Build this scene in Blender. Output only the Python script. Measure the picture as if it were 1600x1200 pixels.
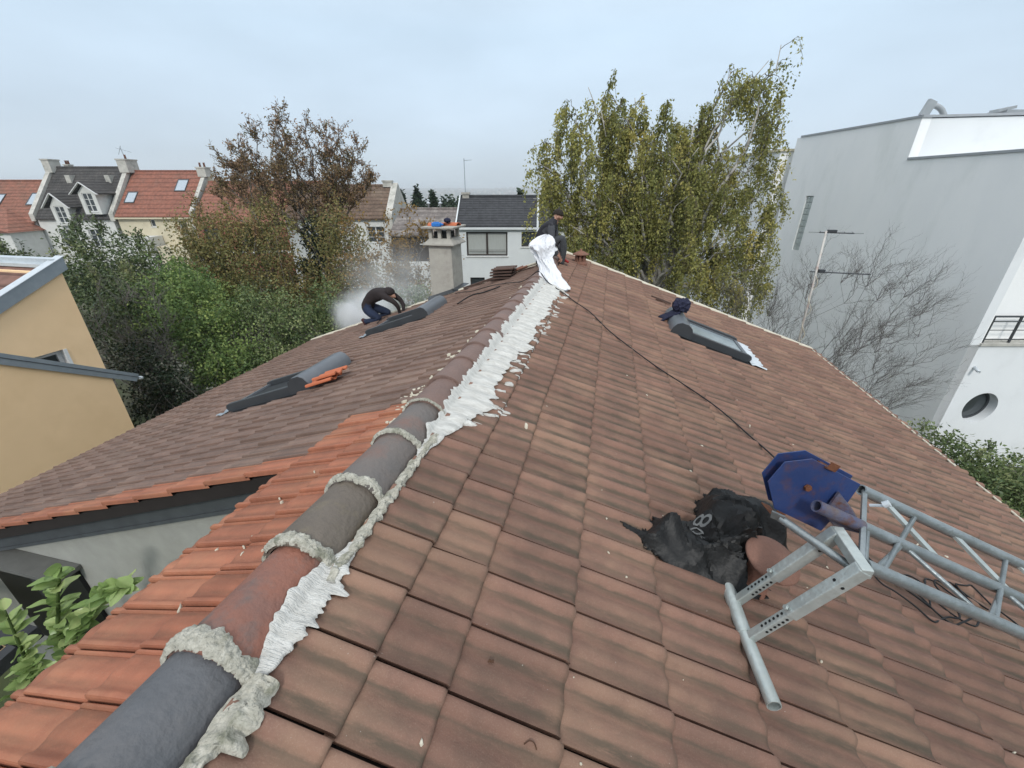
import bpy, bmesh, math, random
import numpy as np
from mathutils import Vector, Matrix, noise as mn
random.seed(7); rng = np.random.default_rng(7)
for o in list(bpy.data.objects): bpy.data.objects.remove(o)
scn = bpy.context.scene
col = scn.collection
R_ = math.radians
HEAD = 0.2234                      # camera heading, turned left of the ridge direction (+Y)

# ------------------------------------------------------------------ camera
cd = bpy.data.cameras.new("camera"); cam = bpy.data.objects.new("camera", cd); col.objects.link(cam)
cam.location = (0, 0, 0); cam.rotation_euler = (math.pi/2 - 0.4415, 0, HEAD)
cd.sensor_width = 36; cd.lens = 642.93*36/1600; cd.clip_start = 0.05; cd.clip_end = 20000
scn.camera = cam
# ------------------------------------------------------------------ world: overcast sky
w = bpy.data.worlds.new("World"); scn.world = w; w.use_nodes = True
nt = w.node_tree; nt.nodes.clear()
N = nt.nodes.new; Lk = nt.links.new
out = N('ShaderNodeOutputWorld'); bg = N('ShaderNodeBackground'); bg.inputs[1].default_value = 0.1
sky = N('ShaderNodeTexSky'); sky.sky_type = 'NISHITA'; sky.sun_disc = False
sky.sun_elevation = R_(42); sky.sun_rotation = R_(170); sky.altitude = 100
tc = N('ShaderNodeTexCoord'); sp = N('ShaderNodeSeparateXYZ'); Lk(tc.outputs['Generated'], sp.inputs[0])
ramp = N('ShaderNodeValToRGB'); Lk(sp.outputs[2], ramp.inputs[0])
cr = ramp.color_ramp
cr.elements[0].position = 0.0; cr.elements[0].color = (.315, .37, .42, 1)
cr.elements[1].position = 1.0; cr.elements[1].color = (.83, .87, .92, 1)
for p, c in ((.05, (.33, .385, .442, 1)), (.13, (.365, .437, .51, 1)), (.26, (.37, .46, .545, 1)), (.40, (.40, .475, .55, 1)), (.6, (.6, .65, .7, 1))):
    e = cr.elements.new(p); e.color = c
mp = N('ShaderNodeMapping'); mp.inputs['Scale'].default_value = (1.3, 1.3, 4.0); Lk(tc.outputs['Generated'], mp.inputs[0])
nz = N('ShaderNodeTexNoise'); nz.inputs['Scale'].default_value = 1.7; nz.inputs['Detail'].default_value = 5; nz.inputs['Roughness'].default_value = .5
Lk(mp.outputs[0], nz.inputs['Vector'])
mr = N('ShaderNodeMapRange'); mr.inputs[1].default_value = .3; mr.inputs[2].default_value = .7; mr.inputs[3].default_value = 17.2; mr.inputs[4].default_value = 20.5
Lk(nz.outputs[0], mr.inputs[0])
vs = N('ShaderNodeVectorMath'); vs.operation = 'SCALE'; Lk(ramp.outputs[0], vs.inputs[0]); Lk(mr.outputs[0], vs.inputs['Scale'])
mx = N('ShaderNodeMix'); mx.data_type = 'RGBA'; mx.inputs[0].default_value = .9
Lk(sky.outputs[0], mx.inputs[6]); Lk(vs.outputs[0], mx.inputs[7])
Lk(mx.outputs[2], bg.inputs[0]); Lk(bg.outputs[0], out.inputs[0])
# ------------------------------------------------------------------ sun behind cloud
sd = bpy.data.lights.new("sun", 'SUN'); sd.energy = 1.75; sd.angle = R_(11); sd.color = (1, .97, .92)
sun = bpy.data.objects.new("sun", sd); col.objects.link(sun)
az = R_(170); el = R_(38)
dv = Vector((math.sin(az)*math.cos(el), math.cos(az)*math.cos(el), math.sin(el)))
sun.rotation_euler = dv.to_track_quat('Z', 'Y').to_euler()
vset = scn.view_settings; vset.view_transform = 'Standard'; vset.look = 'None'; vset.exposure = 0.0; vset.gamma = 1
vset.use_curve_mapping = False
scn.cycles.max_bounces = 6; scn.cycles.volume_bounces = 3; scn.cycles.transparent_max_bounces = 8

# ================================================================== helpers
def tag(o, label=None, cat=None, group=None, kind=None):
    if label: o['label'] = label
    if cat: o['category'] = cat
    if group: o['group'] = group
    if kind: o['kind'] = kind
    return o
def empty(name, loc=(0,0,0), rz=0, label=None, cat=None, group=None):
    o = bpy.data.objects.new(name, None); col.objects.link(o); o.location = loc; o.rotation_euler = (0,0,rz)
    o.empty_display_size = .2
    return tag(o, label, cat, group)
def link(name, me, m, parent=None):
    o = bpy.data.objects.new(name, me); col.objects.link(o)
    if m is not None and not me.materials:
        for q in (m if isinstance(m, (list, tuple)) else [m]): me.materials.append(q)
    if parent: o.parent = parent
    return o
def mesh(name, V, F, m, parent=None, smooth=False, uv=None, tint=None):
    me = bpy.data.meshes.new(name); me.from_pydata([tuple(map(float, v)) for v in V], [], [tuple(map(int, f)) for f in F])
    if smooth: me.polygons.foreach_set('use_smooth', [True]*len(me.polygons))
    if uv is not None:
        l = me.uv_layers.new(name='UVMap'); vi = np.zeros(len(me.loops), int); me.loops.foreach_get('vertex_index', vi)
        l.data.foreach_set('uv', np.asarray(uv, float)[vi].ravel())
    if tint is not None:
        a = me.color_attributes.new('tint', 'FLOAT_COLOR', 'POINT'); t = np.asarray(tint, float)
        if t.ndim == 1: t = np.stack([t, t, t, np.ones_like(t)], 1)
        a.data.foreach_set('color', t.ravel())
    me.update()
    return link(name, me, m, parent)
class MB:
    def __init__(s): s.V = []; s.F = []; s.T = []; s.tv = 0.5
    def add(s, V, F):
        n = len(s.V); s.V += [tuple(map(float, v)) for v in V]; s.F += [tuple(i+n for i in f) for f in F]; s.T += [s.tv]*len(V); return s
    def box(s, x0, x1, y0, y1, z0, z1, M=None):
        V = [(x, y, z) for z in (z0, z1) for y in (y0, y1) for x in (x0, x1)]
        if M is not None: V = [tuple(M @ Vector(v)) for v in V]
        return s.add(V, [(0,2,3,1),(4,5,7,6),(0,1,5,4),(2,6,7,3),(0,4,6,2),(1,3,7,5)])
    def poly(s, pts): return s.add(pts, [tuple(range(len(pts)))])
    def prism(s, pts, d):                      # polygon (3D points) extruded by vector d
        n = len(pts); P = [Vector(p) for p in pts]; d = Vector(d)
        return s.add([tuple(p) for p in P]+[tuple(p+d) for p in P], [tuple(range(n))[::-1], tuple(range(n, 2*n))]+[(i, (i+1)%n, n+(i+1)%n, n+i) for i in range(n)])
    def bar(s, a, b, wd, ht, up=(0,0,1)):      # rectangular bar from a to b
        a = Vector(a); b = Vector(b); d = (b-a).normalized(); x = d.cross(Vector(up)).normalized(); y = x.cross(d)
        V = []
        for p in (a, b):
            for i, j in ((-1,-1),(1,-1),(1,1),(-1,1)): V.append(tuple(p+x*(i*wd/2)+y*(j*ht/2)))
        return s.add(V, [(3,2,1,0),(4,5,6,7),(0,1,5,4),(1,2,6,5),(2,3,7,6),(3,0,4,7)])
    def tube(s, pts, r, n=8, cap=True):
        P = [Vector(p) for p in pts]; k = len(P); rr = r if hasattr(r, '__len__') else [r]*k
        V = []; prev = None
        for i, p in enumerate(P):
            d = (P[min(i+1, k-1)]-P[max(i-1, 0)]); d = d.normalized() if d.length > 1e-9 else Vector((0,0,1))
            if prev is None: x = d.orthogonal().normalized()
            else:
                x = prev - d*prev.dot(d); x = x.normalized() if x.length > 1e-6 else d.orthogonal().normalized()
            prev = x; y = d.cross(x)
            for j in range(n):
                t = 2*math.pi*j/n; V.append(tuple(p+(x*math.cos(t)+y*math.sin(t))*rr[i]))
        F = [(i*n+j, i*n+(j+1)%n, (i+1)*n+(j+1)%n, (i+1)*n+j) for i in range(k-1) for j in range(n)]
        if cap: F += [tuple(range(n))[::-1], tuple((k-1)*n+j for j in range(n))]
        return s.add(V, F)
    def pipe(s, a, b, ro, ri, n=16):           # open ended hollow pipe
        a = Vector(a); b = Vector(b); d = (b-a).normalized(); x = d.orthogonal().normalized(); y = d.cross(x); V = []
        for p, r in ((a, ri), (a, ro), (b, ro), (b, ri)):
            for j in range(n):
                t = 2*math.pi*j/n; V.append(tuple(p+(x*math.cos(t)+y*math.sin(t))*r))
        F = [(i*n+j, i*n+(j+1)%n, ((i+1)%4)*n+(j+1)%n, ((i+1)%4)*n+j) for i in range(4) for j in range(n)]
        return s.add(V, F)
    def lathe(s, prof, o=(0,0,0), n=24, M=None):
        V = []; k = len(prof)
        for r, z in prof:
            for j in range(n):
                t = 2*math.pi*j/n; v = Vector((r*math.cos(t), r*math.sin(t), z))
                if M is not None: v = M @ v
                V.append(tuple(v+Vector(o)))
        F = [(i*n+j, i*n+(j+1)%n, (i+1)*n+(j+1)%n, (i+1)*n+j) for i in range(k-1) for j in range(n)]
        F += [tuple(range(n))[::-1], tuple((k-1)*n+j for j in range(n))]
        return s.add(V, F)
    def build(s, name, m, parent=None, smooth=False): return mesh(name, s.V, s.F, m, parent, smooth, tint=s.T)
def bevel(o, wd=.004, seg=2):
    b = o.modifiers.new('bevel', 'BEVEL'); b.width = wd; b.segments = seg; b.limit_method = 'ANGLE'; b.angle_limit = R_(40); return o
def autosmooth(o, ang=40):
    me = o.data; me.polygons.foreach_set('use_smooth', [True]*len(me.polygons))
    bm = bmesh.new(); bm.from_mesh(me)
    for e in bm.edges:
        if len(e.link_faces) == 2 and e.calc_face_angle(0) > R_(ang): e.smooth = False
    bm.to_mesh(me); bm.free(); return o
def nz3(x, y, z=0.0): return mn.noise(Vector((x, y, z)))
def fbm(x, y, z=0.0, o=4):
    v = 0; a = 1
    for i in range(o): v += a*mn.noise(Vector((x, y, z))); x *= 2.03; y *= 2.03; z *= 2.03; a *= .5
    return v
def CH(x, y, z=0.0):                            # (right, forward, up) measured along the street grid behind the house
    c, s_ = math.cos(HEAD), math.sin(HEAD); return Vector((x*c - y*s_, x*s_ + y*c, z))

# ------------------------------------------------------------------ materials
MATS = {}
def mat(name, c1, c2=None, scale=8, rough=.8, bump=0, bscale=60, metal=0, tint=None, detail=6, c3=None, c3scale=3, c3amt=.5, coords='Object', stretch=None, spec=.3):
    """procedural surface: two tone noise, optional third tone in patches, optional per element tint, optional bump"""
    if name in MATS: return MATS[name]
    m = bpy.data.materials.new(name); m.use_nodes = True; t = m.node_tree; n = t.nodes; b = n['Principled BSDF']; L = t.links.new
    b.inputs['Roughness'].default_value = rough; b.inputs['Metallic'].default_value = metal; b.inputs['Specular IOR Level'].default_value = spec
    tc = n.new('ShaderNodeTexCoord'); src = tc.outputs[coords]
    if stretch:
        mp = n.new('ShaderNodeMapping'); mp.inputs['Scale'].default_value = stretch; L(src, mp.inputs[0]); src = mp.outputs[0]
    no = n.new('ShaderNodeTexNoise'); no.inputs['Scale'].default_value = scale; no.inputs['Detail'].default_value = detail; no.inputs['Roughness'].default_value = .6; L(src, no.inputs['Vector'])
    mr = n.new('ShaderNodeMapRange'); mr.inputs[1].default_value = .3; mr.inputs[2].default_value = .7; L(no.outputs[0], mr.inputs[0])
    mix = n.new('ShaderNodeMix'); mix.data_type = 'RGBA'; L(mr.outputs[0], mix.inputs[0])
    mix.inputs[6].default_value = (*c1, 1); mix.inputs[7].default_value = (*(c2 or tuple(x*.8 for x in c1)), 1)
    c = mix.outputs[2]
    if c3:
        n2 = n.new('ShaderNodeTexNoise'); n2.inputs['Scale'].default_value = c3scale; n2.inputs['Detail'].default_value = 7; n2.inputs['Roughness'].default_value = .65; L(src, n2.inputs['Vector'])
        r2 = n.new('ShaderNodeMapRange'); r2.inputs[1].default_value = .52; r2.inputs[2].default_value = .68; r2.inputs[4].default_value = c3amt; L(n2.outputs[0], r2.inputs[0])
        m3 = n.new('ShaderNodeMix'); m3.data_type = 'RGBA'; L(r2.outputs[0], m3.inputs[0]); L(c, m3.inputs[6]); m3.inputs[7].default_value = (*c3, 1); c = m3.outputs[2]
    if tint:                                    # tint = (low, high) multiplier driven by the element's own random value
        a = n.new('ShaderNodeAttribute'); a.attribute_name = 'tint'
        tr = n.new('ShaderNodeMapRange'); tr.inputs[3].default_value = tint[0]; tr.inputs[4].default_value = tint[1]; L(a.outputs['Fac'], tr.inputs[0])
        sc = n.new('ShaderNodeVectorMath'); sc.operation = 'SCALE'; L(c, sc.inputs[0]); L(tr.outputs[0], sc.inputs['Scale']); c = sc.outputs[0]
    L(c, b.inputs['Base Color'])
    if bump:
        bn = n.new('ShaderNodeTexNoise'); bn.inputs['Scale'].default_value = bscale; bn.inputs['Detail'].default_value = 4; L(src, bn.inputs['Vector'])
        bp = n.new('ShaderNodeBump'); bp.inputs['Strength'].default_value = bump; bp.inputs['Distance'].default_value = .01; L(bn.outputs[0], bp.inputs['Height']); L(bp.outputs[0], b.inputs['Normal'])
    MATS[name] = m; return m
def leafmat(name, cols, trans=.3, rough=.6):
    if name in MATS: return MATS[name]
    m = bpy.data.materials.new(name); m.use_nodes = True; t = m.node_tree; n = t.nodes; b = n['Principled BSDF']; L = t.links.new
    a = n.new('ShaderNodeAttribute'); a.attribute_name = 'tint'; r = n.new('ShaderNodeValToRGB'); L(a.outputs['Fac'], r.inputs[0])
    e = r.color_ramp.elements; e[0].color = (*cols[0], 1); e[1].color = (*cols[-1], 1)
    for i, c in enumerate(cols[1:-1]): e.new((i+1)/(len(cols)-1)).color = (*c, 1)
    L(r.outputs[0], b.inputs['Base Color']); b.inputs['Roughness'].default_value = rough; b.inputs['Specular IOR Level'].default_value = .25
    tr = n.new('ShaderNodeBsdfTranslucent'); L(r.outputs[0], tr.inputs[0]); ms = n.new('ShaderNodeMixShader'); ms.inputs[0].default_value = trans
    L(b.outputs[0], ms.inputs[1]); L(tr.outputs[0], ms.inputs[2]); L(ms.outputs[0], n['Material Output'].inputs[0])
    MATS[name] = m; return m
def tilemat(name, base, base2, light, stain_shade, stain_shade_amt, weather=(.42,.36,.30), crease_shade=0):
    """fired clay roof tile; u runs across one tile, v down it; soot, lichen and painted shade darken its channels"""
    m = bpy.data.materials.new(name); m.use_nodes = True; t = m.node_tree; n = t.nodes; b = n['Principled BSDF']; L = t.links.new
    b.inputs['Roughness'].default_value = .78; b.inputs['Specular IOR Level'].default_value = .35
    def M(op, a, c=None, d=None):
        q = n.new('ShaderNodeMath'); q.operation = op
        for i, x in enumerate((a, c, d)):
            if x is None: continue
            if isinstance(x, (int, float)): q.inputs[i].default_value = x
            else: L(x, q.inputs[i])
        return q.outputs[0]
    def mixc(f, a, c):
        q = n.new('ShaderNodeMix'); q.data_type = 'RGBA'
        if isinstance(f, (int, float)): q.inputs[0].default_value = f
        else: L(f, q.inputs[0])
        for i, x in ((6, a), (7, c)):
            if isinstance(x, tuple): q.inputs[i].default_value = (*x, 1)
            else: L(x, q.inputs[i])
        return q.outputs[2]
    def noise_(scale, det=5, rough=.6, src=None, st=None):
        q = n.new('ShaderNodeTexNoise'); q.inputs['Scale'].default_value = scale; q.inputs['Detail'].default_value = det; q.inputs['Roughness'].default_value = rough
        s_ = src or tc.outputs['Object']
        if st:
            mp = n.new('ShaderNodeMapping'); mp.inputs['Scale'].default_value = st; L(s_, mp.inputs[0]); s_ = mp.outputs[0]
        L(s_, q.inputs['Vector']); return q.outputs[0]
    def rng_(x, a, c, lo=0, hi=1):
        q = n.new('ShaderNodeMapRange'); q.interpolation_type = 'SMOOTHSTEP'; q.inputs[1].default_value = a; q.inputs[2].default_value = c; q.inputs[3].default_value = lo; q.inputs[4].default_value = hi; L(x, q.inputs[0]); return q.outputs[0]
    tc = n.new('ShaderNodeTexCoord'); s3 = n.new('ShaderNodeSeparateXYZ'); L(tc.outputs['UV'], s3.inputs[0]); u, v = s3.outputs[0], s3.outputs[1]
    at = n.new('ShaderNodeAttribute'); at.attribute_name = 'tint'; sc = n.new('ShaderNodeSeparateColor'); L(at.outputs['Color'], sc.inputs[0]); r1, r2, r3 = sc.outputs
    c = mixc(rng_(noise_(7), .35, .65), base, base2)
    c = mixc(M('MULTIPLY', rng_(noise_(2.2, 6), .45, .65), .6), c, light)
    c = mixc(M('MULTIPLY', rng_(noise_(260, 2), .5, .75), .22), c, weather)
    # lichen, soot and added painted shade in the channels, starting a third of the way down each tile
    nn = noise_(9, 6, .7, st=(1.0, 4.0, 1.0))
    def band(cu, wd): return M('SUBTRACT', 1.0, rng_(M('ABSOLUTE', M('SUBTRACT', M('ADD', u, M('MULTIPLY', M('SUBTRACT', nn, .5), .12)), cu)), 0.0, wd))
    bs = M('MAXIMUM', M('MULTIPLY', band(.31, .13), .9), M('MAXIMUM', M('MULTIPLY', band(.82, .17), 1.0), M('MULTIPLY', band(.60, .18), .35)))
    bs = M('MULTIPLY', bs, M('MULTIPLY', rng_(v, -.1, .5), rng_(nn, .22, .55)))
    bs = M('MULTIPLY', bs, M('MULTIPLY', rng_(r2, 0, 1, .5, 1), stain_shade_amt))
    c = mixc(bs, c, stain_shade)
    if crease_shade:
        cz = M('MULTIPLY', M('MAXIMUM', M('MULTIPLY', band(.262, .045), .75), M('MULTIPLY', band(.775, .05), .45)), M('MULTIPLY', rng_(noise_(5), .3, .6, .45, 1), crease_shade)); c = mixc(cz, c, stain_shade)  # creases painted darker to deepen the rolls' shading, along with gathered dirt
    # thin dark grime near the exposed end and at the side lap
    eg = M('MULTIPLY', rng_(v, .93, 1.0), .35*stain_shade_amt)
    c = mixc(eg, c, stain_shade)
    vm = n.new('ShaderNodeVectorMath'); vm.operation = 'SCALE'; L(c, vm.inputs[0]); L(rng_(r1, 0, 1, .88, 1.10), vm.inputs['Scale'])
    # tiny pale specks
    sp_ = M('MULTIPLY', rng_(noise_(95, 1), .80, .82), .4); c = mixc(sp_, vm.outputs[0], (.5, .47, .42))
    L(c, b.inputs['Base Color'])
    bp = n.new('ShaderNodeBump'); bp.inputs['Strength'].default_value = .35; bp.inputs['Distance'].default_value = .003; L(noise_(180, 4), bp.inputs['Height'])
    bp2 = n.new('ShaderNodeBump'); bp2.inputs['Strength'].default_value = .4; bp2.inputs['Distance'].default_value = .01; L(noise_(22, 3), bp2.inputs['Height']); L(bp.outputs[0], bp2.inputs['Normal'])
    L(bp2.outputs[0], b.inputs['Normal']); return m
M_tileR = tilemat('brown_clay', (.200,.109,.079), (.158,.090,.066), (.258,.158,.106), (.066,.055,.038), .92, (.36,.27,.20), crease_shade=.8)
M_tileL = tilemat('brown_clay_cool', (.180,.112,.086), (.148,.094,.074), (.215,.145,.112), (.060,.050,.042), .5)
M_orange = tilemat('new_orange_clay', (.345,.127,.072), (.275,.103,.060), (.38,.17,.095), (.13,.07,.042), .55, (.42,.25,.17))
M_dark = mat('underlay', (.025,.02,.018), rough=.95)
M_mortar = mat('lichen_mortar', (.52,.50,.43), (.29,.28,.23), 38, .95, 1.0, 90, c3=(.09,.10,.055), c3scale=12, c3amt=.7)
M_white = mat('fresh_white_filler', (.66,.655,.62), (.46,.45,.415), 14, .95, 1.0, 45, stretch=(1.0, 5, 1.0))
M_cream = mat('cream_mortar', (.60,.56,.46), (.48,.44,.35), 12, .9, .6, 40)
M_zinc = mat('zinc', (.30,.34,.37), (.24,.28,.31), 5, .45, metal=.3, spec=.5)
M_zincL = mat('bright_zinc', (.62,.66,.68), (.5,.54,.57), 9, .4, metal=.3)
M_anth = mat('anthracite_metal', (.045,.050,.055), (.036,.040,.045), 6, .42, spec=.5)
M_anthL = mat('grey_shutter_metal', (.115,.127,.14), (.095,.105,.118), 6, .38, spec=.55)
M_black = mat('black_plastic', (.012,.013,.014), rough=.5)
M_wallgrey = mat('grey_render', (.36,.36,.325), (.31,.31,.28), 6, .95, .5, 220)
M_darkz = mat('dark_zinc_fascia', (.075,.085,.09), (.055,.06,.065), 7, .6)
M_terra = mat('old_terracotta', (.24,.115,.08), (.17,.085,.06), 18, .85, .5, 80, c3=(.10,.08,.06), c3scale=10)
M_glass = mat('window_glass', (.05,.06,.065), rough=.08, spec=.8)

# ================================================================== the tiled house
R0, RS = -1.4865, -.3412      # right slope: z = R0 + RS*x
L0, LS = -.889, .3601         # left slope:  z = L0 + LS*x
nR = Vector((-RS, 0, 1)).normalized(); nL = Vector((-LS, 0, 1)).normalized()
def PRt(x, y, h=0): return Vector((x, y, R0+RS*x)) + nR*h
def PLt(x, y, h=0): return Vector((x, y, L0+LS*x)) + nL*h
XRID = -.972; ZRID = -1.235; RRID = .130
prof_s = np.array([0, .02, .06, .15, .195, .245, .30, .39, .48, .565, .65, .735, .82, .90, .955, 1.0])
prof_h = np.array([.017, .0215, .0235, .0230, .0165, .0060, .0030, .0040, .0100, .0155, .0150, .0075, .0030, .0048, .0095, .0140])
def prof(s): return np.interp(s, prof_s, prof_h)*1.45
TW = .2175; TWL = .155; YO = 1.64
po_s = np.array([0, .015, .07, .13, .18, .26, .36, .48, .58, .68, .78, .87, .90, .93, .97, 1.0])
po_h = np.array([.018, .0225, .0235, .022, .012, .009, .0105, .0145, .0155, .012, .008, .006, .002, .010, .010, .004])
def profL(s): return np.interp(s, po_s, po_h)
def tiles(name, side, rows, ys_fn, m, parent, hole=None, seed=1, lift=0.0, tw=None):
    tw = tw or TW; S = prof_s if side > 0 else po_s; pf = prof if side > 0 else profL; y_o = 0 if side > 0 else YO
    """rows: list of (x_up, x_butt); ys_fn(i, yc, xc) -> bool keeps that tile"""
    rg = np.random.default_rng(seed); P = PRt if side > 0 else PLt
    V = []; F = []; UV = []; T = []
    ts = np.array([0, .3, .6, .85, .955, .992])
    for i, (xu, xb) in enumerate(rows):
        off = rg.normal(0, .004)
        for k in range(-22, 52):
            y0 = y_o + k*tw + off*(side > 0); yc = y0+tw/2; xc = (xu+xb)/2
            if not ys_fn(i, yc, xc): continue
            jz = rg.normal(0, .0014); jt = rg.normal(0, .0018); jr = rg.normal(0, .0022)
            col4 = (rg.random(), rg.random(), rg.random(), 1)
            base = len(V); nS = len(S); ov = .03*np.sign(xb-xu)
            jx = rg.normal(0, .0025)
            for t in ts:
                x = (xu-ov) + (xb+jx-(xu-ov))*t
                for s in S:
                    y = (y0+tw-.004 - s*(tw-.012)) if side > 0 else (y0+.0035 + s*(tw-.006))
                    h = pf(s)*(.85+.15*t) + .021*t + jz + jt*(s-.5)*2*t + jr*t + lift
                    if t > .98: h -= .006
                    if s == 0: h -= .004
                    V.append(tuple(P(x, y, h))); UV.append((s, t)); T.append(col4)
            for a in range(len(ts)-1):
                for c in range(nS-1):
                    q = (base+a*nS+c, base+a*nS+c+1, base+(a+1)*nS+c+1, base+(a+1)*nS+c)
                    F.append(q if side > 0 else q[::-1])
            # exposed end face
            e0 = len(V); x = xb+jx
            for s in S:
                y = (y0+tw-.004 - s*(tw-.012)) if side > 0 else (y0+.0035 + s*(tw-.006))
                h = pf(s) + .021 + jz + jt*(s-.5)*2 + jr + lift
                V.append(tuple(P(x, y, h-.010))); UV.append((s, 1)); T.append(col4)
                V.append(tuple(P(x-.004*np.sign(xb-xu), y, h-.026))); UV.append((s, 1)); T.append(col4)
            tl = base+(len(ts)-1)*nS
            for c in range(nS-1):
                for q in ((tl+c, tl+c+1, e0+2*(c+1), e0+2*c), (e0+2*c, e0+2*(c+1), e0+2*(c+1)+1, e0+2*c+1)):
                    F.append(q if side > 0 else q[::-1])
            # side faces
            for s_i in (0, nS-1):
                b0 = len(V)
                for a in range(len(ts)):
                    v = Vector(V[base+a*nS+s_i]); nn = nR if side > 0 else nL
                    V.append(tuple(v)); V.append(tuple(v-nn*(.024 if s_i == 0 else .018))); UV += [(.99, ts[a])]*2; T += [col4]*2
                for a in range(len(ts)-1): F.append((b0+2*a, b0+2*a+1, b0+2*a+3, b0+2*a+2))
    o = mesh(name, V, F, m, parent, smooth=True, uv=UV, tint=T)
    autosmooth(o, 50); return o

house = empty('tiled_house', (0, 0, 0), 0, 'house in the foreground under a worn brown clay tile roof with a half round ridge', 'house')
YV_R, YV_L, XE_R, XE_L = 8.80, 8.45, 4.04, -7.05
xr = [-.573, -.351, -.008] + [.336+.344*k for k in range(0, 12)]
rowsR = [(-.81, -.573)] + [(xr[i], xr[i+1]) for i in range(len(xr)-1)]
skylights = [(-1, -3.10, -4.22, 3.42, 4.12), (-1, -2.90, -3.98, 6.10, 6.90), (1, 1.06, 2.02, 5.83, 6.66)]
def in_sky(side, x, y, pad=.09):
    for sd_, xa, xb, ya, yb in skylights:
        if sd_ == side and min(xa, xb)-pad < x < max(xa, xb)+pad and ya-.14 < y < yb+.14: return True
    return False
def keepR(i, y, x):
    if not (-1.4 < y < YV_R-.05): return False
    if in_sky(1, x, y): return False
    return True
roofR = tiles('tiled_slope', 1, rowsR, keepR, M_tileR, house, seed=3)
tag(roofR, 'reddish brown tiled slope, dark stains and painted shade in the channels')
xl = [-1.02, -1.37] + [-1.72-.352*k for k in range(0, 16)]
rowsL = [(xl[i], xl[i+1]) for i in range(len(xl)-1)]
XN = -1.81
def isorange(y, x):
    if y < YO: return True
    if x > -1.38: return y < YO+TWL*4
    if x > -1.72: return y < YO+TWL*4
    return y < YO+TWL
def keepL(i, y, x):
    if not (YO < y < YV_L-.02) or isorange(y, x): return False
    return not in_sky(-1, x, y)
tag(tiles('tiled_slope', -1, rowsL, keepL, M_tileL, house, seed=5, tw=TWL), 'duller brown tiled slope falling to the left, with two roof windows')
rowsN = [(-1.02, -1.37), (-1.37, -1.70)]
tag(tiles('tiled_slope', -1, rowsN, lambda i, y, x: -1.4 < y < YO+TWL*4, M_orange, house, seed=6, lift=.002, tw=TWL), 'strip of new bright orange tiles beside the ridge')
tag(tiles('tiled_slope', -1, [(-1.46, XN)], lambda i, y, x: -1.4 < y < YO, M_orange, house, seed=7, lift=-.022, tw=TWL), 'lower edge row of new orange tiles')
tag(tiles('tiled_slope', -1, rowsL[2:], lambda i, y, x: YO < y < YO+TWL, M_orange, house, seed=8, lift=.004, tw=TWL), 'single line of new orange tiles along the near verge')
# boards under the tiles
mb = MB()
mb.prism([PRt(-.98, -1.5, -.012), PRt(XE_R-.03, -1.5, -.012), PRt(XE_R-.03, YV_R-.02, -.012), PRt(-.98, YV_R-.02, -.012)], (0, 0, -.10))
mb.prism([PLt(-.98, YO+.02, -.012), PLt(XE_L+.03, YO+.02, -.012), PLt(XE_L+.03, YV_L-.02, -.012), PLt(-.98, YV_L-.02, -.012)], (0, 0, -.10))
mb.prism([PLt(-.98, -1.5, -.014), PLt(XN+.04, -1.5, -.014), PLt(XN+.04, YO+.02, -.014), PLt(-.98, YO+.02, -.014)], (0, 0, -.09))
mb.build('roof_deck', M_dark, house)
# walls
G = -7.4
mb = MB()
mb.prism([(XE_R-.35, -1.2, R0+RS*(XE_R-.35)-.13), (XE_R-.35, -1.2, G), (XRID, -1.2, G), (XRID, -1.2, -1.33)], (0, YV_R+1.0, 0))
mb.prism([(XE_L+.4, YO+.16, L0+LS*(XE_L+.4)-.13), (XE_L+.4, YO+.16, G), (XRID-.006, YO+.16, G), (XRID-.006, YO+.16, -1.36)], (0, YV_L-YO-.36, 0))
mb.prism([(XN+.25, -1.2, L0+LS*(XN+.25)-.12), (XN+.25, -1.2, G), (XRID-.004, -1.2, G), (XRID-.004, -1.2, -1.36)], (0, YO+1.35, 0))
mb.build('wall', M_wallgrey, house)
# dark fascia below the near verge, zinc
mb = MB()
mb.prism([PLt(XN-.02, YO+.10, -.03), PLt(XE_L+.1, YO+.10, -.03), PLt(XE_L+.1, YO+.10, -.27), PLt(XN-.02, YO+.10, -.27)], (0, .055, 0))
mb.build('verge_fascia', M_darkz, house)
mb = MB(); mb.prism([PLt(XN-.02, YO+.085, -.245), PLt(XE_L+.1, YO+.085, -.245), PLt(XE_L+.1, YO+.085, -.275), PLt(XN-.02, YO+.085, -.275)], (0, .012, 0)); mb.build('drip_edge', M_darkz, house)
# gutters / eave lines
def wob(P, x0, x1, y0, y1, n, h, r, amp=.006, seed=0):
    pts = []
    for i in range(n+1):
        f = i/n; x = x0+(x1-x0)*f; y = y0+(y1-y0)*f
        pts.append(P(x+fbm(f*14+seed, 3.1)*amp, y+fbm(f*17+seed, 8.2)*amp, h+fbm(f*23+seed, 1.7)*amp*.6))
    return pts
mb = MB(); mb.tube([PRt(XE_R+.03, y, -.06) for y in np.linspace(-1.4, YV_R, 20)], .05, 10); mb.build('gutter', M_zinc, house, True)
mb = MB(); mb.tube([PLt(XE_L-.03, y, -.07) for y in np.linspace(YO, YV_L, 20)], .05, 10); mb.build('gutter', M_zinc, house, True)
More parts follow.
